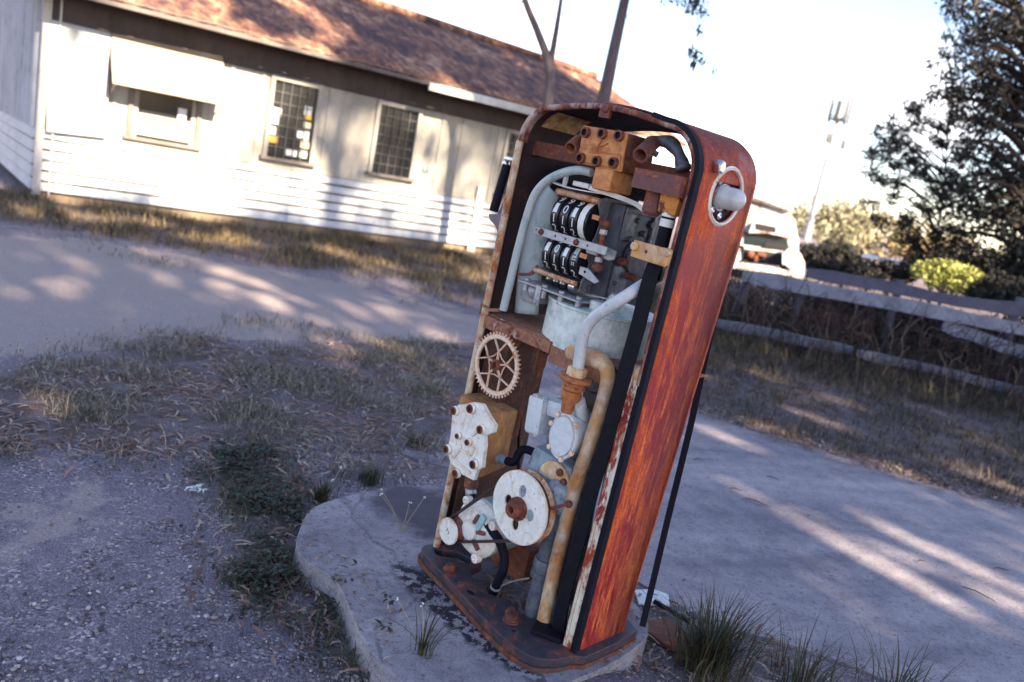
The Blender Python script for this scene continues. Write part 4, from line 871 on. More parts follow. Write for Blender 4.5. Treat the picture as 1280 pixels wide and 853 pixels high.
# left band
mb = MB()
def gb_(r, x, y):
    if on_hard(x, y): return
    for _ in range(4): blade(mb, Vector((x+r.gauss(0, .018), y+r.gauss(0, .018), 0)), r.random()*6.28, r.uniform(.02, .085)*(1.6 if r.random() < .08 else 1), r.uniform(.0022, .0045), r.uniform(.4, 1.3))
scatter(Z_grass, 5400, gb_, lambda x, y: clump(2.2, -.16, .32, 4)(x, y)*(.4+.6*clump(9, -.2, .25, 5)(x, y)), 2, .15)
tag(mb.build('grass', M_dry, smooth=0), kind='stuff')
mb = MB()
def gc_(r, x, y):
    for _ in range(4): blade(mb, Vector((x+r.gauss(0, .03), y+r.gauss(0, .03), 0)), r.random()*6.28, r.uniform(.04, .15), r.uniform(.005, .009), r.uniform(.3, 1.1), 2)
scatter(Z_house, 4200, gc_, clump(1.2, -.35, .4, 8), 3, .15)
scatter(Z_back, 900, gc_, None, 5, .2)
def gk_(r, x, y):
    for _ in range(6): blade(mb, Vector((x+r.gauss(0, .05), y+r.gauss(0, .05), 0)), r.random()*6.28, r.uniform(.1, .24), r.uniform(.006, .01), r.uniform(.3, 1.1), 2)
scatter(Z_house, 1100, gk_, clump(2.2, .05, .3, 21), 23, .15)
tag(mb.build('grass', M_straw, smooth=0), kind='stuff')
mb = MB()
def gv_(r, x, y):
    if on_hard(x, y) or y > 12: return
    tall = 1+max(0, min(1, (y-6.9)/1.5))*2.2
    for _ in range(5): blade(mb, Vector((x+r.gauss(0, .03), y+r.gauss(0, .03), 0)), r.random()*6.28, r.uniform(.04, .13)*tall, r.uniform(.004, .008), r.uniform(.3, 1.2))
VB = [(.95, 5.95), (1.36, 5.45), (2.0, 5.14), (2.58, 4.87), (3.24, 4.68), (6.5, 3.4), (8, 5), (9, 12), (1.8, 12), (1.3, 10)]
scatter(VB, 12500, gv_, clump(1.6, -1.0, .3, 2), 4, .06)
tag(mb.build('grass', M_verge, smooth=0), kind='stuff')
# a few patches in the gravel
mb = MB()
for px, py, rr, n in ((130, 300, .3, 60), (205, 330, .14, 50), (165, 320, .2, 40), (370, 408, .08, 26), (310, 405, .12, 40), (455, 345, .16, 40), (510, 380, .06, 14), (420, 420, .12, 30), (560, 362, .45, 160), (590, 350, .4, 160), (440, 590, .1, 40), (535, 560, .08, 60), (330, 405, .1, 30)):
    c = G(px, py)
    for _ in range(n):
        x, y = c.x+rnd.gauss(0, rr), c.y+rnd.gauss(0, rr)
        for _ in range(3): blade(mb, Vector((x+rnd.gauss(0, .012), y+rnd.gauss(0, .012), 0)), rnd.random()*6.28, rnd.uniform(.03, .09), rnd.uniform(.003, .006), rnd.uniform(.3, 1.1))
tag(mb.build('grass', M_dry, smooth=0), kind='stuff')
# creeping weeds by the island edge
mb = MB()
def cr_(r, x, y):
    if inside(x, y, ip) and r.random() < .9: return
    z = .0+r.random()**2*.06
    for _ in range(3):
        p = Vector((x+r.gauss(0, .012), y+r.gauss(0, .012), gh(x, y)+z+.004)); leaf(mb, p, r.uniform(.014, .03), r.uniform(.008, .014), r.random()*6.28, r.uniform(-.2, .2), r.uniform(-.3, .8))
scatter(Z_creep, 1250, cr_, clump(5.5, -.15, .4, 3), 6, .05)
tag(mb.build('weeds', M_dgreen, smooth=0), kind='stuff')
mb = MB()
def cb_(r, x, y):
    if inside(x, y, ip): return
    blade(mb, Vector((x, y, 0)), r.random()*6.28, r.uniform(.03, .09), r.uniform(.003, .006), r.uniform(.5, 1.3))
scatter(Z_creep, 1500, cb_, clump(5, -.4, .35, 6), 7, .05)
tag(mb.build('grass', M_tuft, smooth=0), kind='stuff')
# leaf litter
mb = MB()
def lt_(z0=.0):
    def f(r, x, y):
        if inside(x, y, ip) and z0 == 0: return
        leaf(mb, Vector((x, y, gh(x, y)+.006+r.random()*.014)), r.uniform(.03, .095), r.uniform(.005, .014), r.random()*6.28, r.uniform(-.5, .5), r.gauss(0, .12))
    return f
scatter(Z_grass, 4200, lt_(), clump(2.2, -.45, .3, 14), 8, .22)
scatter(gpoly([(-20, 545), (240, 545), (430, 560), (560, 575), (540, 600), (400, 590), (260, 585), (100, 575)]), 420, lt_(), None, 9, .06)
scatter(Z_creep, 420, lt_(), None, 10, .1)
edge_l = [(1.0, 5.7), (1.36, 5.36), (2.0, 5.05), (2.58, 4.78), (3.24, 4.6), (4.5, 4.1), (4.6, 4.35), (3.3, 4.9), (2.6, 5.1), (2.0, 5.4), (1.4, 5.7), (1.1, 6)]
scatter(edge_l, 900, lt_(), None, 11, .06); scatter(VB, 1200, lt_(), None, 12, .1); scatter(Z_house, 900, lt_(), None, 13, .3)
scatter([(p.x, p.y) for p in (G(820, 745), G(960, 790), G(1010, 853), G(860, 860), G(760, 853), G(780, 790))], 130, lt_(), None, 15, .03)
scatter(rp, 70, lt_(), None, 16, .02)
pin = [PM @ Vector(q) for q in ((-.44, .02, 0), (-.3, -.02, 0), (-.1, .03, 0), (-.08, .25, 0), (-.3, .28, 0), (-.5, .25, 0))]
scatter([(p.x, p.y) for p in pin], 160, lt_(1), None, 17, .01)
tag(mb.build('leaf_litter', M_litter, smooth=0), kind='stuff')
mb = MB()
def fd_(r, x, y): leaf(mb, Vector((x, y, gh(x, y)+.004+r.random()*.008)), r.uniform(.008, .03), r.uniform(.003, .009), r.random()*6.28, r.uniform(-.5, .5), r.gauss(0, .2))
scatter(Z_grass, 6500, fd_, clump(3, -.6, .3, 31), 41, .2); scatter(Z_creep, 900, fd_, None, 42, .12); scatter(edge_l, 900, fd_, None, 43, .08); scatter(rp, 500, fd_, None, 45, .02)
scatter([(p.x, p.y) for p in (G(690, 840), G(800, 760), G(960, 795), G(1150, 850), G(1000, 900), G(800, 900))], 700, fd_, None, 44, .04)
tag(mb.build('leaf_litter', M_litter, smooth=0), kind='stuff')
# twigs on the road
mb = MB()
for px, py, ln, yaw in ((945, 628, .11, -.62), (918, 612, .05, -.2), (1221, 742, .12, -.85), (1150, 702, .04, .5), (965, 598, .06, -.4), (1250, 712, .07, .1), (872, 575, .05, .3), (1010, 645, .03, 1.2)):
    p = G(px, py, .01); d = Vector((math.cos(yaw), math.sin(yaw), 0)); mb.tube([p-d*ln/2, p-d*ln*.1+Vector((.004, .006, .006)), p+d*ln/2+Vector((.01, -.006, .004))], [.0022, .003, .0015], 5)
tag(mb.build('twigs', plain('dark_twig', (.06, .035, .03), .9), smooth=60), kind='stuff')

# individual tufts
def tuft(px, py, n, h, spread, label, green=.1, z=None, seed=0, w=.006):
    r = random.Random(seed); p = G(px, py, z if z is not None else 0); z0 = gh(p.x, p.y) if z is None else z; mb = MB()
    for _ in range(n):
        a = r.random()*6.28; rr = abs(r.gauss(0, spread*.4)); b0 = Vector((rr*math.cos(a), rr*math.sin(a), 0))
        blade(mb, b0, a+r.gauss(0, .5), h*r.uniform(.45, 1.15), w*r.uniform(.6, 1.3), r.uniform(.15, .95), 5)
    o = mb.build('grass_tuft', M_tuft, smooth=0); o.location = (p.x, p.y, z0-.004)
    return tag(o, label, 'grass tuft', 'grass tufts round the pump island')
tuft(884, 836, 460, .25, .15, 'large dark grass tuft beside the rusty slab at the pump foot', seed=1)
tuft(463, 604, 150, .105, .07, 'short bushy grass tuft above the rounded island end', seed=2, w=.005)
tuft(402, 625, 130, .11, .07, 'pale flowering grass tuft at the top left edge of the island', seed=3, w=.005)
tuft(520, 850, 34, .16, .04, 'sparse upright grass stalks in front of the island by the base plate', seed=4, w=.005)
tuft(1000, 862, 120, .2, .2, 'straggly grass tuft at the road edge beside the large dark tuft', seed=5, w=.005)
tuft(1115, 880, 90, .24, .16, 'thin spiky grass tuft at the road edge in the bottom corner', seed=6, w=.005)
tuft(690, 562, 60, .12, .05, 'pale green grass tuft behind the pump seen between gear box and valve', seed=8, w=.005)
tuft(518, 560, 90, .09, .06, 'low grass tuft at the end of the concrete strip left of the gear box', seed=9, w=.004)
# flower stalks
M_stalk = plain('dry_stalk', (.34, .3, .2), .8)
def stalk(px, py, h, lean, label, n=3, seed=0):
    r = random.Random(seed); p = G(px, py); z0 = gh(p.x, p.y); e = empty('weed_stalk', Matrix.Translation((p.x, p.y, z0)), label, 'weed stalk', 'dry weed stalks')
    ms = MB()
    for i in range(n):
        l = Vector((lean[0]+r.gauss(0, .25), lean[1]+r.gauss(0, .25), 0)); tip = Vector((0, 0, h*r.uniform(.7, 1)))+l*h
        ms.tube(smooth([(0, 0, 0), tip*.5+Vector((.004, 0, .01)), tip], 4), .0013, 5)
        mh = MB()
        for _ in range(4): mh.ball(tip+Vector((r.gauss(0, .003), r.gauss(0, .003), r.gauss(0, .003))), r.uniform(.0018, .003), 4)
        mh.build('flower_head', M_wwhite, e)
    ms.build('stem', M_stalk, e)
stalk(405, 622, .15, (.25, 0), 'thin white headed stalk rising from the pale tuft', 2, 3)
stalk(497, 690, .16, (-.3, .2), 'dry white headed weed growing on the island before the base plate', 4, 5)
stalk(520, 852, .15, (-.1, .1), 'dry stalk among the sparse grass in front of the island', 2, 7)
# little weed at the pump corner
e = empty('seedling', Matrix.Translation(G(712, 818, .08)), 'small brown leaved weed against the front right corner of the pump', 'weed')
ms = MB(); ms.tube([(0, 0, 0), (.0, .0, .05), (.008, 0, .11)], .0018, 6); ms.build('stem', M_stalk, e); mb = MB(); r = random.Random(2)
for z in (.03, .05, .07, .09, .11):
    for k in range(3): yaw = r.random()*6.28; leaf(mb, Vector((.018*math.cos(yaw), .018*math.sin(yaw), z)), .034, .019, yaw, 0, .2)
mb.build('leaf', leafmat('brownish_weed_leaf', [(.16, .12, .08), (.24, .19, .14), (.12, .1, .06)]), e)
# debris near the pump
p = G(812, 752); mb = MB(); mb.plate([(-.05, -.04), (.06, -.045), (.07, .02), (.02, .05), (-.05, .04)], [], (0, 0, .012), (1, .1, .12), (-.1, 1, .1), .006)
o = mb.build('broken_tile', M_wwhite); o.location = (p.x, p.y, .0); tag(o, 'white broken flat piece lying behind the foot of the red panel', 'debris')
p = G(838, 800); mb = MB(); mb.plate(jitter([(-.12, -.06), (.1, -.09), (.13, .03), (-.05, .08)], .04, .015, 3), [], (0, 0, 0), (1, 0, 0), (0, 1, 0), .012)
o = mb.build('rusty_plate', M_rust, bevel=.002); o.location = (p.x, p.y, .012+gh(p.x, p.y)); o.rotation_euler = (0, .04, R_(-30)); tag(o, 'dark rusty iron plate lying beside the pump foot under the large tuft', 'iron plate')
a, b_ = G(818, 752, .02), G(862, 778, .02); mb = MB(); mb.tube([Vector((0, 0, 0)), (b_-a)*.5, b_-a], .009, 10); o = mb.build('rubber_tube', M_rub); o.location = a; tag(o, 'short black rubber tube lying on the ground behind the large tuft', 'tube')
p = G(242, 616); mb = MB(); r = random.Random(5)
for k in range(9):
    yaw = r.random()*6.28; leaf(mb, Vector((r.gauss(0, .02), r.gauss(0, .012), .008+.01*r.random())), r.uniform(.03, .06), r.uniform(.006, .014), yaw, r.uniform(-.8, .8), .1)
o = mb.build('paper_scrap', M_wwhite, smooth=0); o.location = p; tag(o, 'torn white scrap lying on the gravel left of the creeping weeds', 'scrap')

# ------------------------------------------------------------------ house
house = empty('weatherboard_house', HM, 'long low white weatherboard house with a rusty tin roof and boarded window', 'house')
def hpart(name, mb, mats, parent=None, label=None, **k):
    o = mb.build(name, mats, parent or house, **k)
    if label: o['label'] = label
    return o
HL = 9.3
def mat_wall(name, c, c2, dirt, vert=.3, sc=2):
    m, nt, b = nodes(name); v = coords(nt, (1, 1, vert)); n1 = nz(nt, v, sc, 7, .65, .4); n2 = nz(nt, v, sc*6, 6, .65); n3 = nz(nt, coords(nt, (.4, 1, 3)), sc*4, 5, .6)
    col = ramp(nt, n1, [(.36, c2), (.6, c)]); col = mix(nt, ramp(nt, n2, [(.52, 0.), (.75, .6)]), col, dirt); col = mix(nt, ramp(nt, n3, [(.58, 0.), (.75, .35)]), col, dirt)
    L(nt, col, b.inputs['Base Color']); b.inputs['Roughness'].default_value = .75; bump(nt, b, n2, .3, .004); return m
M_board = mat_wall('white_weatherboards', (.52, .52, .55), (.4, .4, .43), (.22, .2, .21))
M_fibro = mat_wall('dirty_cream_sheeting', (.4, .37, .33), (.29, .265, .24), (.17, .15, .135))
M_end = mat_wall('blue_grey_end_wall', (.5, .52, .57), (.4, .415, .46), (.2, .2, .225))
M_wtrim = mat_wall('old_white_trim', (.6, .58, .54), (.42, .39, .35), (.2, .17, .15))
M_gtrim = mat_wall('grey_brown_trim', (.2, .165, .15), (.13, .11, .1), (.07, .055, .05))
M_awn = mat_wall('cream_awning_sheet', (.4, .33, .25), (.29, .225, .165), (.16, .12, .09))
M_shut = mat_wall('pale_grey_shutter', (.46, .475, .5), (.37, .385, .41), (.24, .24, .26))
def siding(mb, x0, x1, z0, z1, nb, fn):
    h = (z1-z0)/nb
    for i in range(nb):
        a, b_ = z0+i*h+.026, z0+(i+1)*h
        q = [fn(x0, -.036, a), fn(x1, -.036, a), fn(x1, 0, a), fn(x0, 0, a), fn(x0, -.006, b_), fn(x1, -.006, b_), fn(x1, .012, b_), fn(x0, .012, b_)]
        mb.hexa(q)
fr_ = lambda x, y, z: Vector((x, y, z))
e2 = Vector((-.084, .996, 0))
en_ = lambda s, y, z: e2*s + Vector((-y*-1, 0, 0))*1 + Vector((0, 0, z)) if False else e2*s + Vector((y, .0, z))
mb = MB()
for xa, xb in ((0, 3.02), (3.02, 6.02), (6.02, HL)): siding(mb, xa+.004, xb-.004, .1, .84, 6, fr_)
hpart('weatherboards', mb, M_board, smooth=0)
mb = MB(); siding(mb, .03, 5.0, .1, .84, 5, en_)
hpart('end_weatherboards', mb, M_board, smooth=0)
# foundation
mb = MB(); mb.box((HL/2, .06, .04), (HL-.05, .06, .14)); hpart('footing', mb, mat_wall('brown_footing', (.3, .22, .15), (.2, .14, .1), (.12, .08, .06)))
wins = [(.99, 1.72, .93, 1.93), (2.65, 3.24, .97, 1.97), (4.17, 4.77, 1.0, 1.96), (6.38, 6.98, 1.0, 1.96), (7.9, 8.5, 1.0, 1.96)]
mb = MB(); x = 0
z0, z1 = .84, 2.42
for (a, b_, c, d) in wins:
    mb.box(((x+a)/2, .03, (z0+z1)/2), (a-x, .05, z1-z0)); mb.box(((a+b_)/2, .03, (z0+c)/2), (b_-a, .05, c-z0)); mb.box(((a+b_)/2, .03, (d+z1)/2), (b_-a, .05, z1-d)); x = b_
mb.box(((x+HL)/2, .03, (z0+z1)/2), (HL-x, .05, z1-z0)); 
hpart('wall', mb, M_fibro)
mb = MB(); mb.add([e2*0+Vector((.01, .06, .8)), e2*5+Vector((.01, 0, .8)), e2*5+Vector((.01, 0, 2.45)), e2*2.5+Vector((.01, 0, 3.55)), Vector((.01, .06, 2.45))], [(4, 3, 2, 1, 0)])
for i in range(14): mb.box(e2*(.18+i*.35)+Vector((-.03, 0, 1.62)), (.06, .07, 1.56), None)
hpart('end_wall', mb, M_end, smooth=0)
mb = MB(); mb.box((HL-.02, 2.5, 1.2), (.04, 4.9, 2.4)); mb.box((HL/2, 4.98, 1.2), (HL, .04, 2.4)); mb.add([(HL, 0, 2.4), (HL, 5, 2.4), (HL, 2.5, 3.5)], [(0, 1, 2)])
hpart('rear_wall', mb, M_fibro)
mb = MB(); mb.box((HL/2, 2.5, .05), (HL-.1, 4.8, .02)); hpart('floor', mb, plain('dark_floor', (.03, .025, .022), .9))
# battens and corner boards
mb = MB()
for x in (.0,): mb.box((x+.03, -.035, 1.25), (.085, .03, 2.35), None, .004)
hpart('corner_board', mb, M_wtrim); mb = MB(); mb.box((6.03, -.045, .55), (.13, .03, 1.05), None, .004); hpart('cover_board', mb, M_wtrim)
mb = MB()
for x in (.78, 2.1, 2.5, 3.42, 5.2, 5.55, 6.2, 7.3): mb.box((x, -.006, 1.63), (.05, .018, 1.56), None, .003)
mb.box((HL/2, -.012, .85), (HL-.2, .028, .035), None, .003)
hpart('batten', mb, M_fibro)
mb = MB(); mb.box((HL/2, -.009, 2.22), (HL-.04, .02, .39), None, .003)  # dark band: eave shadow and grime on the wall top, put in as colour
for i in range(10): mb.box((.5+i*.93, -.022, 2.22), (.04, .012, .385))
hpart('eave_shade_band', mb, mat_wall('eave_shade_and_grime', (.075, .058, .058), (.045, .035, .037), (.025, .02, .021)))
# windows
M_glass, ntg, bg = nodes('dusty_window_glass'); bg.inputs['Base Color'].default_value = (.02, .022, .026, 1); bg.inputs['Roughness'].default_value = .12; bg.inputs['Specular IOR Level'].default_value = .2
tr = N(ntg, 'ShaderNodeBsdfTransparent'); mx = N(ntg, 'ShaderNodeMixShader', inp={0: .85}); L(ntg, tr.outputs[0], mx.inputs[1]); L(ntg, bg.outputs[0], mx.inputs[2]); L(ntg, mx.outputs[0], ntg.nodes['Material Output'].inputs['Surface'])
paperm = [plain('white_paper', (.75, .76, .8), .8, .1), plain('yellow_paper', (.75, .5, .03), .8, .1), plain('orange_paper', (.7, .3, .06), .8, .1), plain('cream_paper', (.7, .6, .45), .8, .1), plain('pale_blue_paper', (.5, .62, .72), .8, .1)]
for wi, (a, b_, c, d) in enumerate(wins):
    if wi == 4: nx_, nz_ = 5, 7
    mb = MB(); t = .06
    for (p, s) in ((((a+b_)/2, -.012, d+t/2), (b_-a+2*t, .05, t)), ((a-t/2, -.012, (c+d)/2), (t, .05, d-c)), ((b_+t/2, -.012, (c+d)/2), (t, .05, d-c))): mb.box(p, s, None, .004)
    w_ = hpart('window', mb, M_gtrim if wi == 0 else M_fibro)
    m2 = MB(); m2.box(((a+b_)/2, -.035, c-.02), (b_-a+.18, .11, .04), None, .005); hpart('sill', m2, M_gtrim, w_)
    m2 = MB(); m2.box(((a+b_)/2, .03, (c+d)/2), (b_-a, .004, d-c)); hpart('pane', m2, M_glass, w_)
    m2 = MB()
    if wi == 0:
        m2.box(((a+b_)/2, .015, 1.2), (b_-a, .035, .05)); m2.box(((a+b_)/2+.0, .01, 1.06), (b_-a-.04, .02, .2), None, .006); m2.box((a+.03, .015, 1.2), (.05, .03, .6)); m2.box((b_-.03, .015, 1.2), (.05, .03, .6))
        hpart('sash', m2, M_fibro, w_)
        for px, pz_, sw, sh, k in ((1.2, 1.06, .12, .09, 4), (1.55, 1.28, .1, .18, 0), (1.38, 1.07, .1, .1, 3)):
            m3 = MB(); m3.box((px, -.004, pz_), (sw, .004, sh)); hpart('notice', m3, paperm[k], w_)
    else:
        nv, nh = (4, 6)
        for i in range(1, nv+1): x = a+(b_-a)*i/(nv+1); m2.box((x, .012, (c+d)/2), (.012, .018, d-c))
        for i in range(1, nh+1): z = c+(d-c)*i/(nh+1); m2.box(((a+b_)/2, .01, z), (b_-a, .016, .011))
        hpart('sash', m2, plain('grey_sash', (.1, .092, .09), .7), w_)
    if wi == 1:
        for px, py, sw, sh, k in ((346, 140, .12, .1, 0), (343, 151, .13, .1, 4), (340, 163, .1, .1, 0), (341, 174, .13, .09, 2), (385, 139, .1, .12, 0), (385, 147, .09, .06, 1), (384, 157, .1, .08, 3), (378, 169, .15, .09, 0), (381, 181, .12, .1, 3), (379, 193, .1, .1, 0), (364, 191, .15, .09, 0), (383, 171, .07, .14, 0)):
            p = HP(px, py, .02); m3 = MB(); m3.box((p.x, .0175, p.z), (sw, .003, sh)); hpart('notice', m3, paperm[k], w_)
# boarded opening (flap down) and awning
mb = MB(); mb.hexa([(.09, -.11, .82), (.71, -.11, .86), (.71, -.085, .86), (.09, -.085, .82), (.05, -.05, 2.06), (.68, -.05, 2.06), (.68, -.025, 2.06), (.05, -.025, 2.06)], .004)
hpart('shutter', mb, M_shut, label='pale shutter hanging shut over an opening')
a0, a1 = HP(141, 103, -.4), HP(282, 134, -.4); zb = (a0.z+a1.z)/2
mb = MB(); mb.ribbon([(1.32, -.03, 2.08), (1.33, -.2, (2.08+zb)/2+.02), ((a0.x+a1.x)/2, -.4, zb)], (1, 0, 0), [1.26, 1.3, a1.x-a0.x], .012)
for x in (a0.x+.03, a1.x-.03): mb.tube([(x, -.39, zb), (x, -.02, zb-.12)], .01, 6)
hpart('awning', mb, M_awn, label='cream sheet awning propped over the first window')
mb = MB(); c = HP(532, 212, -.01); mb.box((c.x, -.012, c.z), (.1, .02, .08), None, .004); hpart('meter_plate', mb, M_blue)
mb = MB(); mb.tube([(.16, -.05, .05), (.16, -.06, 2.3)], .012, 6); hpart('downpipe', mb, M_wtrim)
# roof
RZ = lambda x: 3.78-.024*x
def mat_roof():
    m, nt, b = nodes('rusty_lichen_roof'); v = coords(nt); n1 = nz(nt, v, 1.3, 7, .65, .4); n2 = nz(nt, coords(nt, (1, .5, .5)), 9, 8, .7); n3 = nz(nt, v, 40, 5, .6)
    col = ramp(nt, mth(nt, 'ADD', mth(nt, 'MULTIPLY', n1, .45), mth(nt, 'MULTIPLY', n2, .55)), [(.38, (.025, .014, .017)), (.45, (.08, .034, .03)), (.52, (.24, .1, .055)), (.58, (.45, .25, .15)), (.66, (.62, .48, .37))])
    col = mix(nt, ramp(nt, n3, [(.4, .5), (.6, 0.)]), col, (.06, .035, .04)); L(nt, col, b.inputs['Base Color']); b.inputs['Roughness'].default_value = .85
    bump(nt, b, n2, .6, .02); return m
M_roof = mat_roof()
mb = MB(); x0, x1 = -.4, HL+.45; nr = 9; nc = 130
for side in (0, 1):
    vs = []; fs = []
    for j in range(nr+1):
        f = j/nr
        for i in range(nc+1):
            x = x0+(x1-x0)*i/nc; ye, ze = (-.57, 2.395) if side == 0 else (5.46, 2.36); sk = -.06*(ye+(2.5-ye)*f)
            y = ye+(2.5-ye)*f; z = ze+(RZ(x)-ze)*f + .012*math.sin(i*math.pi/2*1.0)+.01*mnoise.noise((x*.8, f*3, side)) - (.006 if j % 3 == 0 else 0); vs.append((x+sk*(1 if x < 1 else 0), y, z))
    for j in range(nr):
        for i in range(nc):
            q = (j*(nc+1)+i, j*(nc+1)+i+1, (j+1)*(nc+1)+i+1, (j+1)*(nc+1)+i); fs.append(q if side == 0 else q[::-1])
    mb.add(vs, fs)
mb.tube([(x0, 2.5, RZ(x0)+.02), (x1, 2.5, RZ(x1)+.02)], .07, 8)
ro = hpart('roof', mb, M_roof, smooth=50); sl = ro.modifiers.new('thick', 'SOLIDIFY'); sl.thickness = .02; sl.offset = -1
mb = MB(); mb.box((2.1, -.58, 2.345), (4.95, .07, .05), None, .012); hpart('gutter', mb, mat_wall('dark_old_gutter', (.16, .13, .12), (.09, .07, .065), (.05, .04, .04)), ro)
mb = MB(); mb.box(((4.58+x1)/2, -.58, 2.315), (x1-4.58, .03, .11), None, .006); hpart('fascia', mb, M_wtrim, ro)
mb = MB(); mb.box((HL/2, -.27, 2.41), (HL, .56, .012)); hpart('soffit', mb, M_gtrim, ro)
mb = MB(); mb.beam((x0-.0, -.6, 2.37), (x0-.15, 2.5, 3.73), .03, .16); mb.beam((x0-.3, 5.5, 2.33), (x0-.15, 2.5, 3.73), .03, .16); hpart('bargeboard', mb, M_gtrim, ro)

# ------------------------------------------------------------------ fence
M_rail = mat_wall('weathered_grey_rail', (.21, .225, .3), (.12, .128, .18), (.05, .048, .075), 1, 6)
M_rail3 = mat_wall('lower_grey_rail', (.14, .148, .2), (.08, .083, .12), (.035, .033, .05), 1, 6)  # darker grey for the low and fallen rails
M_rail2 = mat_wall('darker_grey_rail', (.07, .07, .12), (.045, .044, .078), (.02, .019, .035), 1, 6)
fence = empty('rail_fence', Matrix.Translation((2.4, 9.3, 0)), 'broken weathered timber rail fence along the grassy verge', 'fence')
FO = Vector((2.4, 9.3, 0))
def rail(p, q, h, mat, t=.045, parent=None, name='rail', label=None, o0=None):
    mb = MB(); o0 = FO if o0 is None else o0; a, b_ = Vector(p)-o0, Vector(q)-o0; k = 10; pts = []
    for i in range(k+1):
        f = i/k; pts.append(a.lerp(b_, f)+Vector((0, .012*mnoise.noise((f*3, p[0], 1)), .03*mnoise.noise((f*2.6, p[2]*3+p[0], 2)))))
    mb.ribbon(pts, (0, 0, 1), [h*(1+.3*mnoise.noise((i*.7, p[0], 4)))*(.72 if i in (0, k) else 1) for i in range(k+1)], t)
    o = mb.build(name, mat, parent, smooth=0, bevel=.006)
    if label: o['label'] = label
    return o
q = lambda px, py, Y: AT(px, py, Y)
rail(q(1008, 341, 9.36), q(1330, 398, 9.3), .138, M_rail2, parent=fence, label='dark top rail')
rail(q(928, 345, 9.3), q(1330, 420, 9.22), .15, M_rail, parent=fence, label='pale middle rail')
rail(q(1178, 408, 9.3), q(1330, 455, 9.2), .15, M_rail, parent=fence, label='split lower rail')
lo = q(895, 403, 9.0); lo.z = max(lo.z, .1)
rail(q(894, 404, 8.75), q(1066, 438, 8.7), .115, M_rail3, parent=fence, label='low broken rail')
rl = rail(q(1072, 441, 8.5), q(1300, 494, 8.5), .1, M_rail3, o0=Vector((0, 0, 0)), name='fallen_rail'); tag(rl, 'grey timber rail fallen in the long grass below the fence', 'fence rail')
for px, py, top, bot, lean in ((994, 390, (1008, 352), (985, 412), 0), (1115, 420, (1126, 350), (1098, 452), 0), (1262, 440, (1276, 372), (1244, 480), 0), (922, 380, (936, 342), (912, 402), 0)):
    a, b_ = q(*top, 9.42), q(*bot, 9.42); b_.z = -.02; mb = MB(); mb.beam(a-FO, b_-FO, .07, .07, (0, 1, 0), .01); mb.build('post', M_rail2, fence)
# dark tangled shrubs and dead stalks behind and along the fence
def stalks(poly, n, h0, h1, mat, seed, name='dry_brush'):
    mb = MB(); r = random.Random(seed)
    for _ in range(n):
        while True:
            x0, x1, y0, y1 = bbox(poly); x, y = r.uniform(x0, x1), r.uniform(y0, y1)
            if inside(x, y, poly): break
        h = r.uniform(h0, h1); l = Vector((r.gauss(0, .35), r.gauss(0, .3), 0)); a = Vector((x, y, 0)); pts = smooth([a, a+Vector((0, 0, h*.6))+l*h*.3, a+Vector((0, 0, h*r.uniform(.6, 1)))+l*h], 3)
        mb.ribbon(pts, (l.y+.01, -l.x, 0) if l.length > .02 else (1, 0, 0), [.011*(1-i/len(pts)*.7) for i in range(len(pts))], .006)
    return tag(mb.build(name, mat, smooth=0), kind='stuff')
M_brush = leafmat('dead_brush', [(.014, .01, .011), (.03, .018, .017), (.07, .04, .036), (.02, .016, .015), (.2, .14, .12), (.014, .014, .011), (.02, .013, .014), (.026, .02, .018)])
stalks([(2.3, 9.0), (3.4, 8.75), (4.6, 8.95), (6, 8.3), (8, 8.3), (8, 10.5), (2.6, 11)], 2600, .25, .95, M_brush, 4)
stalks([(2.2, 8.2), (8, 7.4), (8, 9.2), (2.4, 9.2)], 800, .15, .55, M_brush, 6)

# ------------------------------------------------------------------ trees
def foliage(mb, clumps, per, size, r, droop=0, flat=.8):
    for (c, rad) in clumps:
        n = int(per*rad*rad)
        for _ in range(max(4, n)):
            d = Vector((r.gauss(0, 1), r.gauss(0, 1), r.gauss(0, 1)*flat)); d = d.normalized()*rad*r.random()**.45
            p = Vector(c)+d; s = size*r.uniform(.6, 1.3); a = Vector((r.gauss(0, 1), r.gauss(0, 1), r.gauss(0, 1)-droop)).normalized(); b_ = a.orthogonal().normalized(); b_ = Matrix.Rotation(r.random()*6.28, 3, a) @ b_
            mb.add([p-a*s, p+b_*s*.32, p+a*s, p-b_*s*.32], [(0, 1, 2, 3)])
M_bark = worn('grey_gum_bark', (.13, .1, .105), (.075, .055, .06), .3, 8, 4, .85, rustc=[(.07, .045, .045), (.13, .08, .07), (.2, .13, .11)], bumpd=.006)
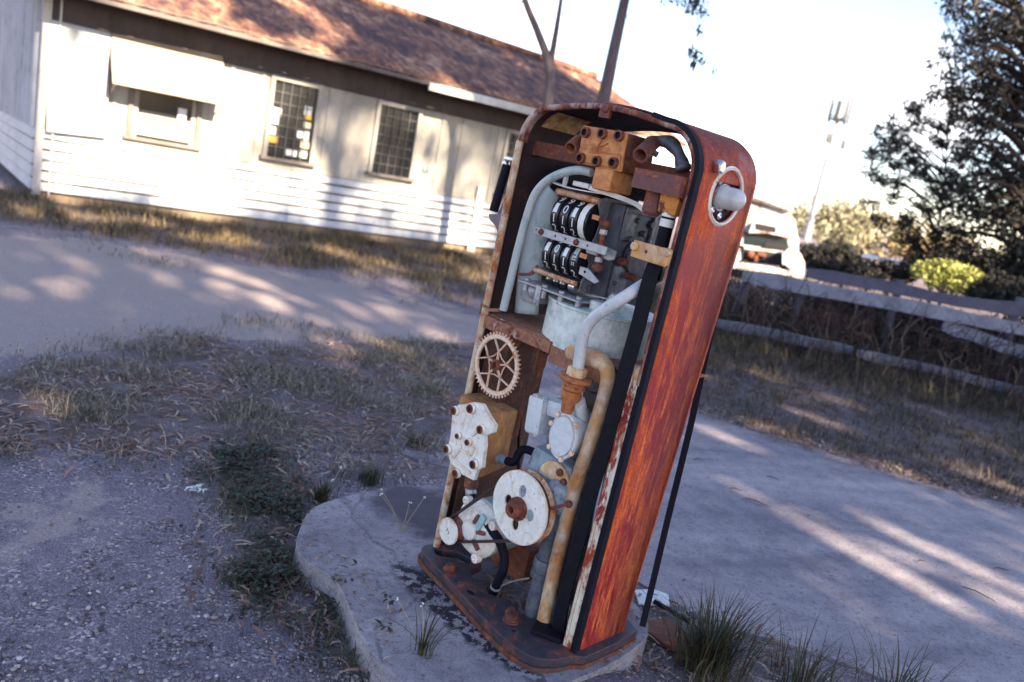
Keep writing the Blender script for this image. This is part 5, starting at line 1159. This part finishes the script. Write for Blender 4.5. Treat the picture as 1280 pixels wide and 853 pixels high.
def tree(name, trunk, tr, clumps, per, size, lm, label, group, seed, limb=True, droop=0, bark=M_bark, cat='tree', limbs=None, clr=.02):
    r = random.Random(seed); b0 = Vector(trunk[0]); e = empty(name, Matrix.Translation(b0), label, cat, group)
    mb = MB(); tp = smooth([Vector(p)-b0 for p in trunk], 5); k = len(tp); mb.tube(tp, [tr*(1-.65*i/(k-1)) for i in range(k)], 10)
    for lp, lr in (limbs or []):
        s_ = smooth([Vector(p)-b0 for p in lp], 4); mb.tube(s_, [lr*(1-.7*i/(len(s_)-1)) for i in range(len(s_))], 8)
    if limb:
        for (c, rad) in clumps:
            c = Vector(c)-b0; i = min(range(k), key=lambda j: (tp[j]-c).length+max(0, tp[j].z-c.z+.3)*2); a = tp[max(1, i)]; mid = a.lerp(c, .55)+Vector((r.gauss(0, .1), r.gauss(0, .1), .12*(c-a).length))
            s_ = smooth([a, mid, c], 3); mb.tube(s_, [tr*.3*(1-.75*j/(len(s_)-1))+.004 for j in range(len(s_))], 6)
    mb.build('trunk', bark, e); mb = MB(); foliage(mb, [(Vector(c)-b0, rad) for c, rad in clumps], per, size, r, droop); mb.build('crown', lm, e, smooth=0); return e
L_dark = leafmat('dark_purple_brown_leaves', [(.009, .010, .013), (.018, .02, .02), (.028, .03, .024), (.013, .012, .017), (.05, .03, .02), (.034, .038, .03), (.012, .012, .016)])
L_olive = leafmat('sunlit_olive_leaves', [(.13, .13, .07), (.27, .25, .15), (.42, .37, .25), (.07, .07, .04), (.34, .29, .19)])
L_lime = leafmat('yellow_green_leaves', [(.24, .26, .06), (.38, .38, .11), (.15, .17, .05), (.48, .45, .16)])
L_gum = leafmat('blue_grey_gum_leaves', [(.05, .065, .075), (.08, .095, .1), (.035, .045, .055), (.06, .06, .06)])
L_shade = leafmat('gum_leaves', [(.05, .07, .035), (.08, .1, .05), (.04, .05, .03)])
def cl(lst, Y): return [(AT(px, py, Y+dy), rp_*Y/FPX) for px, py, rp_, dy in lst]
# big dark tree
Y = 13
big = cl([(1235, 30, 48, 0), (1280, 60, 60, .5), (1215, 85, 34, -.5), (1270, 130, 45, 0), (1248, 195, 44, .4), (1285, 220, 55, 0), (1262, 262, 46, -.3), (1222, 285, 36, 0), (1300, 300, 55, .5), (1250, 325, 36, 0), (1188, 322, 30, .2), (1210, 335, 26, 0), (1340, 120, 80, 0), (1340, 240, 80, 0), (1400, 60, 90, 0), (1300, -40, 80, 0), (1380, -90, 90, 0), (1240, -50, 50, 0), (1202, 8, 24, 0), (1228, 235, 30, .3), (1236, 155, 26, .2)], Y)
rq = random.Random(5)
def rpoly(poly, n, r0, r1, Yd, dy):
    out = []; x0, x1, y0, y1 = bbox(poly)
    while len(out) < n:
        x, y = rq.uniform(x0, x1), rq.uniform(y0, y1)
        if inside(x, y, poly): out.append((AT(x, y, Yd+rq.uniform(-dy, dy)), rq.uniform(r0, r1)*Yd/FPX))
    return out
big = [(c, rd*.82) for c, rd in big]+rpoly([(1160, -20), (1200, 60), (1165, 130), (1205, 230), (1180, 340), (1290, 390), (1330, 390), (1330, -20)], 80, 9, 24, 13, .8)
M_dbark = plain('dark_bark', (.045, .032, .03), .9, .4, 12)
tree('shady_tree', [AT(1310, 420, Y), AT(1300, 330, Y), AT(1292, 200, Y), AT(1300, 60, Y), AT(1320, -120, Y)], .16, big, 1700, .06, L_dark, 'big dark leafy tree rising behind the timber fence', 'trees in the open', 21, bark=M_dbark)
spr = cl([(1125, 175, 18, 0), (1108, 160, 12, 0), (1150, 205, 20, .2), (1172, 178, 16, 0), (1185, 222, 20, 0), (1120, 232, 15, 0), (1160, 260, 18, .3), (1132, 272, 14, 0), (1190, 270, 18, 0), (1172, 300, 16, 0), (1142, 300, 14, 0), (1193, 130, 14, 0), (1175, 95, 10, 0), (1205, 190, 22, 0), (1185, 45, 12, 0), (1200, 235, 26, 0), (1215, 265, 26, 0), (1178, 330, 22, 0), (1150, 325, 16, 0), (1205, 310, 26, 0), (1100, 178, 9, 0), (1118, 205, 10, 0), (1200, 150, 20, 0), (1195, 100, 16, 0), (1205, 60, 20, 0), (1190, 15, 16, 0)], 14)
spr = [(c, rd*.8) for c, rd in spr]+rpoly([(1172, 50), (1205, 100), (1220, 335), (1130, 340), (1092, 280), (1082, 180), (1110, 140), (1150, 130)], 120, 5, 13, 14, .8)
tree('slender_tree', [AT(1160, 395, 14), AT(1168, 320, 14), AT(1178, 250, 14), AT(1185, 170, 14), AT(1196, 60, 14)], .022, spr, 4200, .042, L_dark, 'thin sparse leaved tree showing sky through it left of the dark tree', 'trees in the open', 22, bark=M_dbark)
# mid-distance olive trees
for k, (lst, Y, lab) in enumerate((([(1035, 272, 22, 0), (1060, 262, 26, 0), (1085, 275, 26, 1), (1045, 295, 26, 0), (1075, 300, 28, 0)], 34, 'sunlit olive tree standing beside the pale mast'), ([(1120, 285, 24, 0), (1145, 298, 26, 0), (1160, 318, 26, 0), (1118, 308, 24, 0), (1090, 318, 20, 0)], 30, 'pale tan tree between the olive tree and the thin tree'))):
    b0 = AT(lst[3][0], 350, Y); b0.z = 0; tp = AT(lst[1][0], lst[1][1], Y)
    tree('olive_tree', [b0, (b0+tp)/2, tp], .14, cl(lst, Y), 420, .15, (L_olive, leafmat('tan_leaves', [(.2, .16, .09), (.32, .26, .16), (.14, .11, .06), (.36, .25, .12)]))[k], lab, 'trees in the open', 30+k)
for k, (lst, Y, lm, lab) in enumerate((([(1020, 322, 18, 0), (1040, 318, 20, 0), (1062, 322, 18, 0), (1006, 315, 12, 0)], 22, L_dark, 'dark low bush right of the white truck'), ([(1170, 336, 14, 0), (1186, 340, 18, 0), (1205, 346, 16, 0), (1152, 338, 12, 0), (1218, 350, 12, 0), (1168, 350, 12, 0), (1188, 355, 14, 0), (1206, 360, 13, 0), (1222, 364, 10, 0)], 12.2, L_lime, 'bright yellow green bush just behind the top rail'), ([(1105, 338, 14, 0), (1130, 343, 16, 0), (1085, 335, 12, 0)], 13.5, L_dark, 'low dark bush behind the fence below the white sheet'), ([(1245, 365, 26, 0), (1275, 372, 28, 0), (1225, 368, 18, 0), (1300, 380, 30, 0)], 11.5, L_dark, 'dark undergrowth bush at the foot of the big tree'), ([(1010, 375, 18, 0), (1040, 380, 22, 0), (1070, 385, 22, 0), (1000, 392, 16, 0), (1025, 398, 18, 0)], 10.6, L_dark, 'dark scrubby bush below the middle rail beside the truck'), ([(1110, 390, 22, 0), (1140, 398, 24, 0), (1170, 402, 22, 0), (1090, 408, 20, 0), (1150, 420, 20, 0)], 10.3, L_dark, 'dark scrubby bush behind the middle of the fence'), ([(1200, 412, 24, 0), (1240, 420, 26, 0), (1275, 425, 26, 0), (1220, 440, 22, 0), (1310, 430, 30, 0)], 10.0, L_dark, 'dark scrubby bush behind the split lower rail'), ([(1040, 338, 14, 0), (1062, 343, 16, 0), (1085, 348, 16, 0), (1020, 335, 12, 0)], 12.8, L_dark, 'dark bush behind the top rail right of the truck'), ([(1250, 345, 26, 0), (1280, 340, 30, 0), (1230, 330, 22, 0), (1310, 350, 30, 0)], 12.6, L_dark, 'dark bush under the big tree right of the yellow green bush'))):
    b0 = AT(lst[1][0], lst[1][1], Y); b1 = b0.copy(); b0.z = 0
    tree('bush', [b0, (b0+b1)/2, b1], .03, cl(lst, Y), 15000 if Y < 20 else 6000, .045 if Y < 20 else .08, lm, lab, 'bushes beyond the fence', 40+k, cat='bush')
# far tree line
mb = MB(); r = random.Random(9); fb = []
for i in range(60):
    x = -60+i*3.4+r.uniform(-1, 1); fb.append((Vector((x, 120+r.uniform(-6, 6), r.uniform(1.0, 3.4))), r.uniform(2.0, 3.6)))
foliage(mb, fb, 40, .5, r); tag(mb.build('distant_woods', L_olive, smooth=0), kind='stuff')
# gum trunks behind the pump
Yg = 12.4; bs = AT(708, 335, Yg); bs.z = 0
g1 = [bs, AT(728, 245, Yg), AT(755, 122, Yg), AT(768, 60, Yg), AT(782, -5, Yg), AT(800, -90, Yg), AT(812, -200, Yg)]
br_ = [AT(800, -90, Yg), AT(835, -110, Yg-.3), AT(862, -70, Yg-.5), AT(870, 5, Yg-.6)]
cg = cl([(868, 6, 15, -.6), (880, 14, 9, -.6), (872, 38, 6, -.6), (868, 66, 9, -.6), (874, 76, 7, -.6), (890, 89, 5, -.6), (866, 82, 6, -.6), (850, -20, 30, -.5), (800, -180, 80, 0), (860, -220, 80, 0), (740, -230, 70, 0), (820, -280, 90, 0), (900, -130, 40, -.5)], Yg)
tree('gum_tree', g1, .125, cg, 1900, .055, L_gum, 'tall straight gum trunk with hanging leaves behind the pump top', 'trees in the open', 51, droop=1.6, limbs=[(br_, .04), ([AT(870, 5, Yg-.6), AT(873, 40, Yg-.6), AT(868, 70, Yg-.6)], .008), ([AT(876, 20, Yg-.6), AT(886, 60, Yg-.6), AT(891, 90, Yg-.6)], .005), ([AT(782, -5, Yg), AT(786, 40, Yg-.2), AT(800, 65, Yg-.3)], .006)], limb=False)
Yf = 11.0; bs = AT(660, 320, Yf); bs.z = 0
f1 = [bs, AT(672, 235, Yf), AT(685, 130, Yf), AT(687, 85, Yf), AT(672, 40, Yf), AT(656, 0, Yf), AT(640, -60, Yf)]
cg = cl([(640, -110, 30, 0), (610, -90, 20, 0), (720, -90, 30, 0), (690, -140, 40, 0), (730, -150, 25, 0)], Yf)
tree('forked_tree', f1, .085, cg, 900, .055, L_gum, 'slim grey tree that forks in front of the house roof', 'trees in the open', 52, limbs=[([AT(687, 85, Yf), AT(695, 40, Yf), AT(702, -5, Yf), AT(712, -70, Yf)], .045), ([AT(658, 3, Yf), AT(648, 2, Yf), AT(638, -6, Yf)], .012)])

# ------------------------------------------------------------------ derelict truck
Yt = 18.6; tb = AT(948, 345, Yt); tb.z = 0
yaw = math.atan2(tb.x, tb.y); TM = Matrix.Translation(tb) @ Matrix.Rotation(-yaw*.7, 4, 'Z'); TI = TM.inverted(); to_ = TI @ CC
truck = empty('derelict_truck', TM, 'derelict white truck with an open engine bay standing beyond the fence', 'truck')
def TP(px, py, y):
    d = TI.to_3x3() @ ray(px, py); return to_ + d*((y-to_.y)/d.y)
M_tw = worn('chalky_white_truck_paint', (.56, .56, .58), (.42, .42, .46), .4, 5, 1, .5, rustc=[(.14, .06, .045), (.3, .15, .1), (.5, .42, .4)], bumpd=.004)
M_td = plain('dark_truck_interior', (.02, .016, .02), .8)
def tquad(pts, y, th, mat, nm, parent=truck, bevel=.02, label=None):
    q_ = [TP(x, y_, y) for x, y_ in pts]; mb = MB(); mb.plate([(p.x, p.z) for p in q_], [], (0, y+th, 0), (1, 0, 0), (0, 0, 1), th); o = mb.build(nm, mat, parent, bevel=bevel)
    if label: o['label'] = label
    return o
tquad([(905, 246), (935, 247), (965, 257), (985, 264), (994, 276), (998, 300), (999, 330), (905, 320)], .9, .7, M_tw, 'cab')
tquad([(900, 240), (930, 243), (962, 253), (985, 263), (986, 266), (960, 257), (930, 248), (900, 245)], .8, .9, worn('rust_eaten_roof_edge', (.2, .15, .14), (.05, .035, .035), .45, 6, rustc=[(.03, .02, .02), (.1, .045, .03), (.3, .26, .25)]), 'roof', bevel=.01)
tquad([(935, 292), (940, 279), (952, 274), (972, 277), (984, 287), (984, 297), (958, 292)], .72, .16, M_tw, 'brow')
tquad([(945, 279), (970, 284), (970, 291), (945, 287)], .70, .015, M_td, 'visor_slot', bevel=0)
m_ws, ntw, bw = nodes('dusty_windscreen'); bw.inputs['Base Color'].default_value = (.02, .028, .034, 1); bw.inputs['Roughness'].default_value = .15
tquad([(932, 293), (984, 298), (986, 312), (931, 305)], .87, .02, m_ws, 'windscreen', bevel=0)
tquad([(957, 303), (986, 306), (987, 313), (955, 309)], .85, .015, M_td, 'dashboard', bevel=0)
tquad([(930, 290), (986, 297), (986, 299), (930, 292.5)], .84, .03, M_rust, 'windscreen_frame', bevel=0)
tquad([(926, 311), (984, 318), (984, 334), (924, 327)], .55, .02, M_td, 'engine_bay', bevel=0)
mb = MB(); mb.ball(TP(938, 318, .5), .1, 8); mb.box(TP(952, 318, .5), (.2, .12, .09), None, .02); mb.box(TP(945, 323, .48), (.08, .1, .14), None, .02); mb.build('engine', M_rustd, truck)
tquad([(979, 330), (981, 318), (986, 312), (1000, 316), (1006, 328), (1005, 346), (994, 345)], .2, .6, M_tw, 'fender', bevel=.03)
tquad([(916, 328), (920, 312), (925, 310), (926, 326)], .3, .5, M_tw, 'fender', bevel=.03)
tquad([(904, 326), (960, 333), (1003, 343), (1004, 350), (960, 341), (904, 334)], .0, .14, M_tw, 'bumper', bevel=.03)
tquad([(904, 335), (1000, 349), (1000, 362), (904, 352)], .35, .3, M_td, 'undercarriage', bevel=0)
tquad([(978, 318), (986, 311), (984, 325), (978, 332)], .15, .04, M_wwhite, 'headlight', bevel=.01)
for x in (-.62, .5):
    mb = MB(); mb.lathe([(.2, 0), (.34, .02), (.36, .06), (.36, .16), (.34, .2), (.2, .22)], (x, .7, .36), (1, 0, 0), 24); mb.build('wheel', M_rub, truck)
# white sheet (a car roof or tin) behind the fence
a = AT(1110, 326, 15); mb = MB(); 
mb.hexa([(-.32, -.3, -.03), (.32, -.3, -.05), (.36, .4, -.05), (-.36, .4, -.03), (-.28, -.25, .05), (.28, -.25, .03), (.32, .35, .03), (-.32, .35, .05)], .02)
mb.cyl((-.2, .1, -a.z), (-.2, .1, 0), .03, n=8, m=1); mb.cyl((.2, .1, -a.z), (.2, .1, 0), .03, n=8, m=1)
o = mb.build('white_tank', [M_wwhite, M_rust]); o.location = a; tag(o, 'small white flat topped tank glaring in the sun behind the fence', 'tank')
# rust drum thing in the grass
a = AT(1045, 408, 10.2); a.z = .22; mb = MB(); mb.lathe([(.0001, -.42), (.2, -.42), (.22, -.4), (.22, .4), (.2, .42), (.0001, .42)], (0, 0, 0), (1, -.2, 0), 24); o = mb.build('rusty_drum', M_rust); o.location = a; tag(o, 'rusty red brown drum lying in the dry brush behind the fence', 'drum')

# ------------------------------------------------------------------ mast
Ym = 100; mb0 = AT(1018, 312, Ym); mtop = AT(1050, 140, Ym); mbase = Vector((mtop.x, Ym, 0))
mast = empty('phone_mast', Matrix.Translation(mbase), 'tall pale phone mast with panel antennas on its head', 'mast')
H = mtop.z; M_mast = plain('pale_mast_steel', (.3, .3, .33), .5, .1)
mb = MB(); mb.cyl((0, 0, 0), (0, 0, H), .5, .22, 14); mb.build('pole', M_mast, mast)
mb = MB(); mb.lathe([(.2, 0), (1.0, .0), (1.0, .12), (.2, .12)], (0, 0, H-1.0), (0, 0, 1), 18); mb.build('platform', plain('grey_platform', (.05, .052, .06), .6), mast)
for k in range(7):
    t = .5+2*math.pi*k/7; mb = MB(); mb.box((1.15*math.cos(t), 1.15*math.sin(t), H+(.2 if k % 2 else -.1)), (.34, .2, 2.4), Matrix.Rotation(t+math.pi/2, 3, 'Z'), .04); mb.cyl((.2*math.cos(t), .2*math.sin(t), H-.8), (1.1*math.cos(t), 1.1*math.sin(t), H-.4), .05, n=6); mb.build('antenna', plain('antenna_grey', (.06, .06, .065), .6), mast)
for k, (dx, dz) in enumerate(((1.3, -3.6), (-.6, -3.2))): mb = MB(); mb.box((dx, -.3, H+dz), (.5, .3, 1.1), None, .05); mb.build('radio_box', plain('antenna_grey', (.06, .06, .065), .6), mast)

# ------------------------------------------------------------------ trees behind the viewpoint that shade the yard
HOLES = []      # (centre x, y, half length, half width, angle) of sunlit gaps on the ground
def hole(px, py, hl, hw, ang=None): p = G(px, py); HOLES.append((p.x, p.y, hl*1.1, hw*1.3, ang if ang is not None else math.atan2(SUN.y, SUN.x)))
for a in ((985, 640, .6, .06), (1090, 705, .5, .07), (1190, 700, .55, .07), (1240, 745, .35, .06), (1060, 745, .3, .04), (905, 545, .4, .07), (1120, 585, .25, .12), (1200, 610, .3, .12), (960, 535, .2, .12),
          (280, 357, .22, .1), (330, 372, .2, .1), (45, 505, .22, .13), (180, 280, .35, .3), (300, 305, .35, .25), (410, 315, .45, .25), (60, 268, .5, .3), (470, 330, .3, .15), (240, 300, .3, .2), (690, 290, .2, .1), (1000, 520, .25, .1), (1060, 548, .3, .09), (1150, 575, .3, .08), (1230, 600, .3, .1), (950, 470, .3, .1), (1040, 500, .35, .07), (120, 275, .3, .2), (560, 345, .3, .12)): hole(*a)
SH = SUN.copy(); SH /= SH.z
for px, py, Yh, rr in ((1188, 340, 12.2, .7), (1110, 326, 15, .6), (950, 300, 18.6, 1.6), (1245, 352, 12.0, .25), (1150, 300, 13.5, .5)):
    p = AT(px, py, Yh); HOLES.append((p.x-SH.x*p.z, p.y-SH.y*p.z, rr*1.6, rr, math.atan2(SUN.y, SUN.x)))
def shadow_xy(p): return p.x-SH.x*p.z, p.y-SH.y*p.z
def in_hole(p):
    x, y = shadow_xy(p)
    for hx_, hy, hl, hw, an_ in HOLES:
        dx, dy = x-hx_, y-hy; u_ = dx*math.cos(an_)+dy*math.sin(an_); v_ = -dx*math.sin(an_)+dy*math.cos(an_)
        if (u_/hl)**2+(v_/hw)**2 < 1: return True
    return False
r = random.Random(77); sets = [[], [], [], []]
def put(T, per, rad):
    yl = r.uniform(-11, -6); t = (T.y-yl)/-SUN.y*1.0; p = T+SUN*((T.y-yl)/(-SUN.y)); return (p, rad, per)
cl_all = []
x = -7.4
while x < 8:
    y = -.6
    while y < 9.6:
        T = Vector((x+r.uniform(-.3, .3), y+r.uniform(-.3, .3), 0)); h0 = HI @ T
        if h0.y < -.55: cl_all.append(put(T, 46 if T.y < 4.6 or T.x > .6 else 38, .62))
        y += .62
    x += .62
# more shade for the verge, brush and dark tree; light dapple for house
for _ in range(150): cl_all.append(put(Vector((r.uniform(1.5, 9), r.uniform(9, 16), r.uniform(0, 2.5))), 34, .7))
for _ in range(60): cl_all.append(put(Vector((r.uniform(6, 12), r.uniform(12, 14), r.uniform(0, 5))), 34, .9))
for _ in range(46): 
    T = HM @ Vector((r.uniform(2.2, 9), 0, r.uniform(.1, 2.2))); cl_all.append(put(T, 15, .5))
for _ in range(620):
    f = r.random()*.95; x = r.uniform(1.9+1.3*f, 9.0-.8*f)
    if mnoise.noise((x*1.1, f*2.4, 5.5)) < -.06+(.28 if x < 3.2 else 0): continue
    T = HM @ Vector((x, -.5+3.0*f, 2.4+1.35*f)); cl_all.append(put(T, 50, .42))
for _ in range(200):
    x = r.uniform(-.5, 9); y = r.uniform(-1.7, -.1)
    if mnoise.noise((x*1.3, y*1.3, 8.8)) < .02: continue
    cl_all.append(put(HM @ Vector((x, y, 0)), 44, .42))
for _ in range(110): cl_all.append(put(Vector((r.uniform(1.5, 8.5), 9.3, r.uniform(.1, 1.2))), 40, .5))
for _ in range(190): cl_all.append(put(Vector((r.uniform(-3.2, 1.6), r.uniform(.8, 4.4), 0)), 46, .5))
for _ in range(14):
    f = r.random(); T = HM @ Vector((r.uniform(-.5, 2.5), -.4+2.9*f, 2.4+1.3*f)); cl_all.append(put(T, 16, .4))
bases = [Vector((5.5, -8, 0)), Vector((9.5, -8.6, 0)), Vector((14, -8.2, 0)), Vector((19, -9, 0))]
for c, rad, per in cl_all:
    k = min(range(4), key=lambda i: abs(bases[i].x-c.x)); sets[k].append((c, rad, per))
for k, st in enumerate(sets):
    b0 = bases[k]; top = max((c.z for c, _, _ in st), default=8); e = empty('gum_tree', Matrix.Translation(b0), ('tall gum tree behind the viewpoint shading the near road', 'tall gum tree behind the viewpoint shading the pump', 'tall gum tree behind the viewpoint shading the grass verge', 'tall gum tree behind the viewpoint dappling the house')[k], 'tree', 'gum trees across the road')
    mb = MB(); tp = smooth([(0, 0, 0), (.2, .1, top*.4), (-.1, 0, top*.75), (.1, 0, top*.95)], 5); mb.tube(tp, [.3*(1-.8*i/(len(tp)-1)) for i in range(len(tp))], 10)
    for c, rad, per in st[::9]:
        a = Vector((0, 0, max(1.5, c.z*.7))); s_ = smooth([a, a.lerp(c-b0, .5)+Vector((0, 0, .3)), c-b0], 3); mb.tube(s_, [.04*(1-.7*j/(len(s_)-1)) for j in range(len(s_))], 5)
    mb.build('trunk', M_bark, e); mb = MB()
    for c, rad, per in st:
        for _ in range(per):
            d = Vector((r.gauss(0, 1), r.gauss(0, 1), r.gauss(0, 1))).normalized()*rad*r.random()**.4; p = c+d
            if in_hole(p): continue
            s = r.uniform(.12, .2); a = Vector((r.gauss(0, 1), r.gauss(0, 1), r.gauss(0, 1))).normalized(); b_ = Matrix.Rotation(r.random()*6.28, 3, a) @ a.orthogonal().normalized()
            p = p-b0; mb.add([p-a*s, p+b_*s*.5, p+a*s, p-b_*s*.5], [(0, 1, 2, 3)])
    mb.build('crown', L_shade, e, smooth=0)

# ------------------------------------------------------------------ light, sky, camera
sl = bpy.data.lights.new('sun', 'SUN'); sl.energy = 5.0; sl.angle = R_(.53); sl.color = (1, .84, .6)
so = bpy.data.objects.new('sun', sl); COL.objects.link(so); so.rotation_euler = (-SUN).to_track_quat('-Z', 'Y').to_euler(); so.location = (10, -10, 12)
W = bpy.data.worlds.new('World'); S.world = W; W.use_nodes = True; nt = W.node_tree; bgd = nt.nodes['Background']
sky = N(nt, 'ShaderNodeTexSky', sky_type='NISHITA'); sky.sun_disc = False; sky.sun_elevation = math.asin(SUN.z); sky.sun_rotation = math.atan2(SUN.x, SUN.y); sky.dust_density = .3; sky.air_density = 1.0; sky.ozone_density = 1.2
tc = N(nt, 'ShaderNodeTexCoord'); dirv = N(nt, 'ShaderNodeVectorMath', operation='NORMALIZE'); L(nt, tc.outputs['Generated'], dirv.inputs[0])
mp = N(nt, 'ShaderNodeMapping'); mp.inputs['Scale'].default_value = (1, 1, 2.0); L(nt, dirv.outputs[0], mp.inputs['Vector'])
cn = nz(nt, mp.outputs['Vector'], 9, 8, .6, .3); tot = None
for px, py, wd_ in ((1130, 108, .085), (1165, 150, .08), (940, 255, .08), (600, 10, .16), (420, -60, .3), (-600, -200, .4), (1900, 100, .35)):
    dd = ray(px, py).normalized(); dn = N(nt, 'ShaderNodeVectorMath', operation='DISTANCE'); dn.inputs[1].default_value = dd; L(nt, dirv.outputs[0], dn.inputs[0])
    bl = mth(nt, 'MAXIMUM', mth(nt, 'SUBTRACT', 1.0, mth(nt, 'DIVIDE', dn.outputs['Value'], wd_)), 0.0); tot = bl if tot is None else mth(nt, 'MAXIMUM', tot, bl)
cf = ramp(nt, mth(nt, 'ADD', mth(nt, 'MULTIPLY', tot, .8), mth(nt, 'MULTIPLY', cn, .6)), [(.48, 0.), (.78, .8)])
tint = mix(nt, 1.0, sky.outputs['Color'], (1.1, .985, .99), 'MULTIPLY')
col = mix(nt, cf, tint, (7.6, 7.3, 7.4)); L(nt, col, bgd.inputs['Color']); bgd.inputs['Strength'].default_value = .08
cam = bpy.data.cameras.new('camera'); co = bpy.data.objects.new('camera', cam); COL.objects.link(co); cam.sensor_width = 36; cam.lens = FPX/IW*36; cam.clip_end = 2000; cam.clip_start = .05
co.matrix_world = Matrix(((CR.x, CU.x, -FW.x, CC.x), (CR.y, CU.y, -FW.y, CC.y), (CR.z, CU.z, -FW.z, CC.z), (0, 0, 0, 1)))
cam.dof.use_dof = True; cam.dof.focus_distance = (PM @ P(740, 400, 0)-CC).dot(FW); cam.dof.aperture_fstop = 2.7
S.camera = co
S.view_settings.view_transform = 'Standard'; S.view_settings.look = 'None'; S.view_settings.exposure = 2.35; S.view_settings.gamma = 1
S.cycles.max_bounces = 6; S.cycles.diffuse_bounces = 3; S.cycles.transparent_max_bounces = 8; S.cycles.caustics_reflective = False; S.cycles.caustics_refractive = False
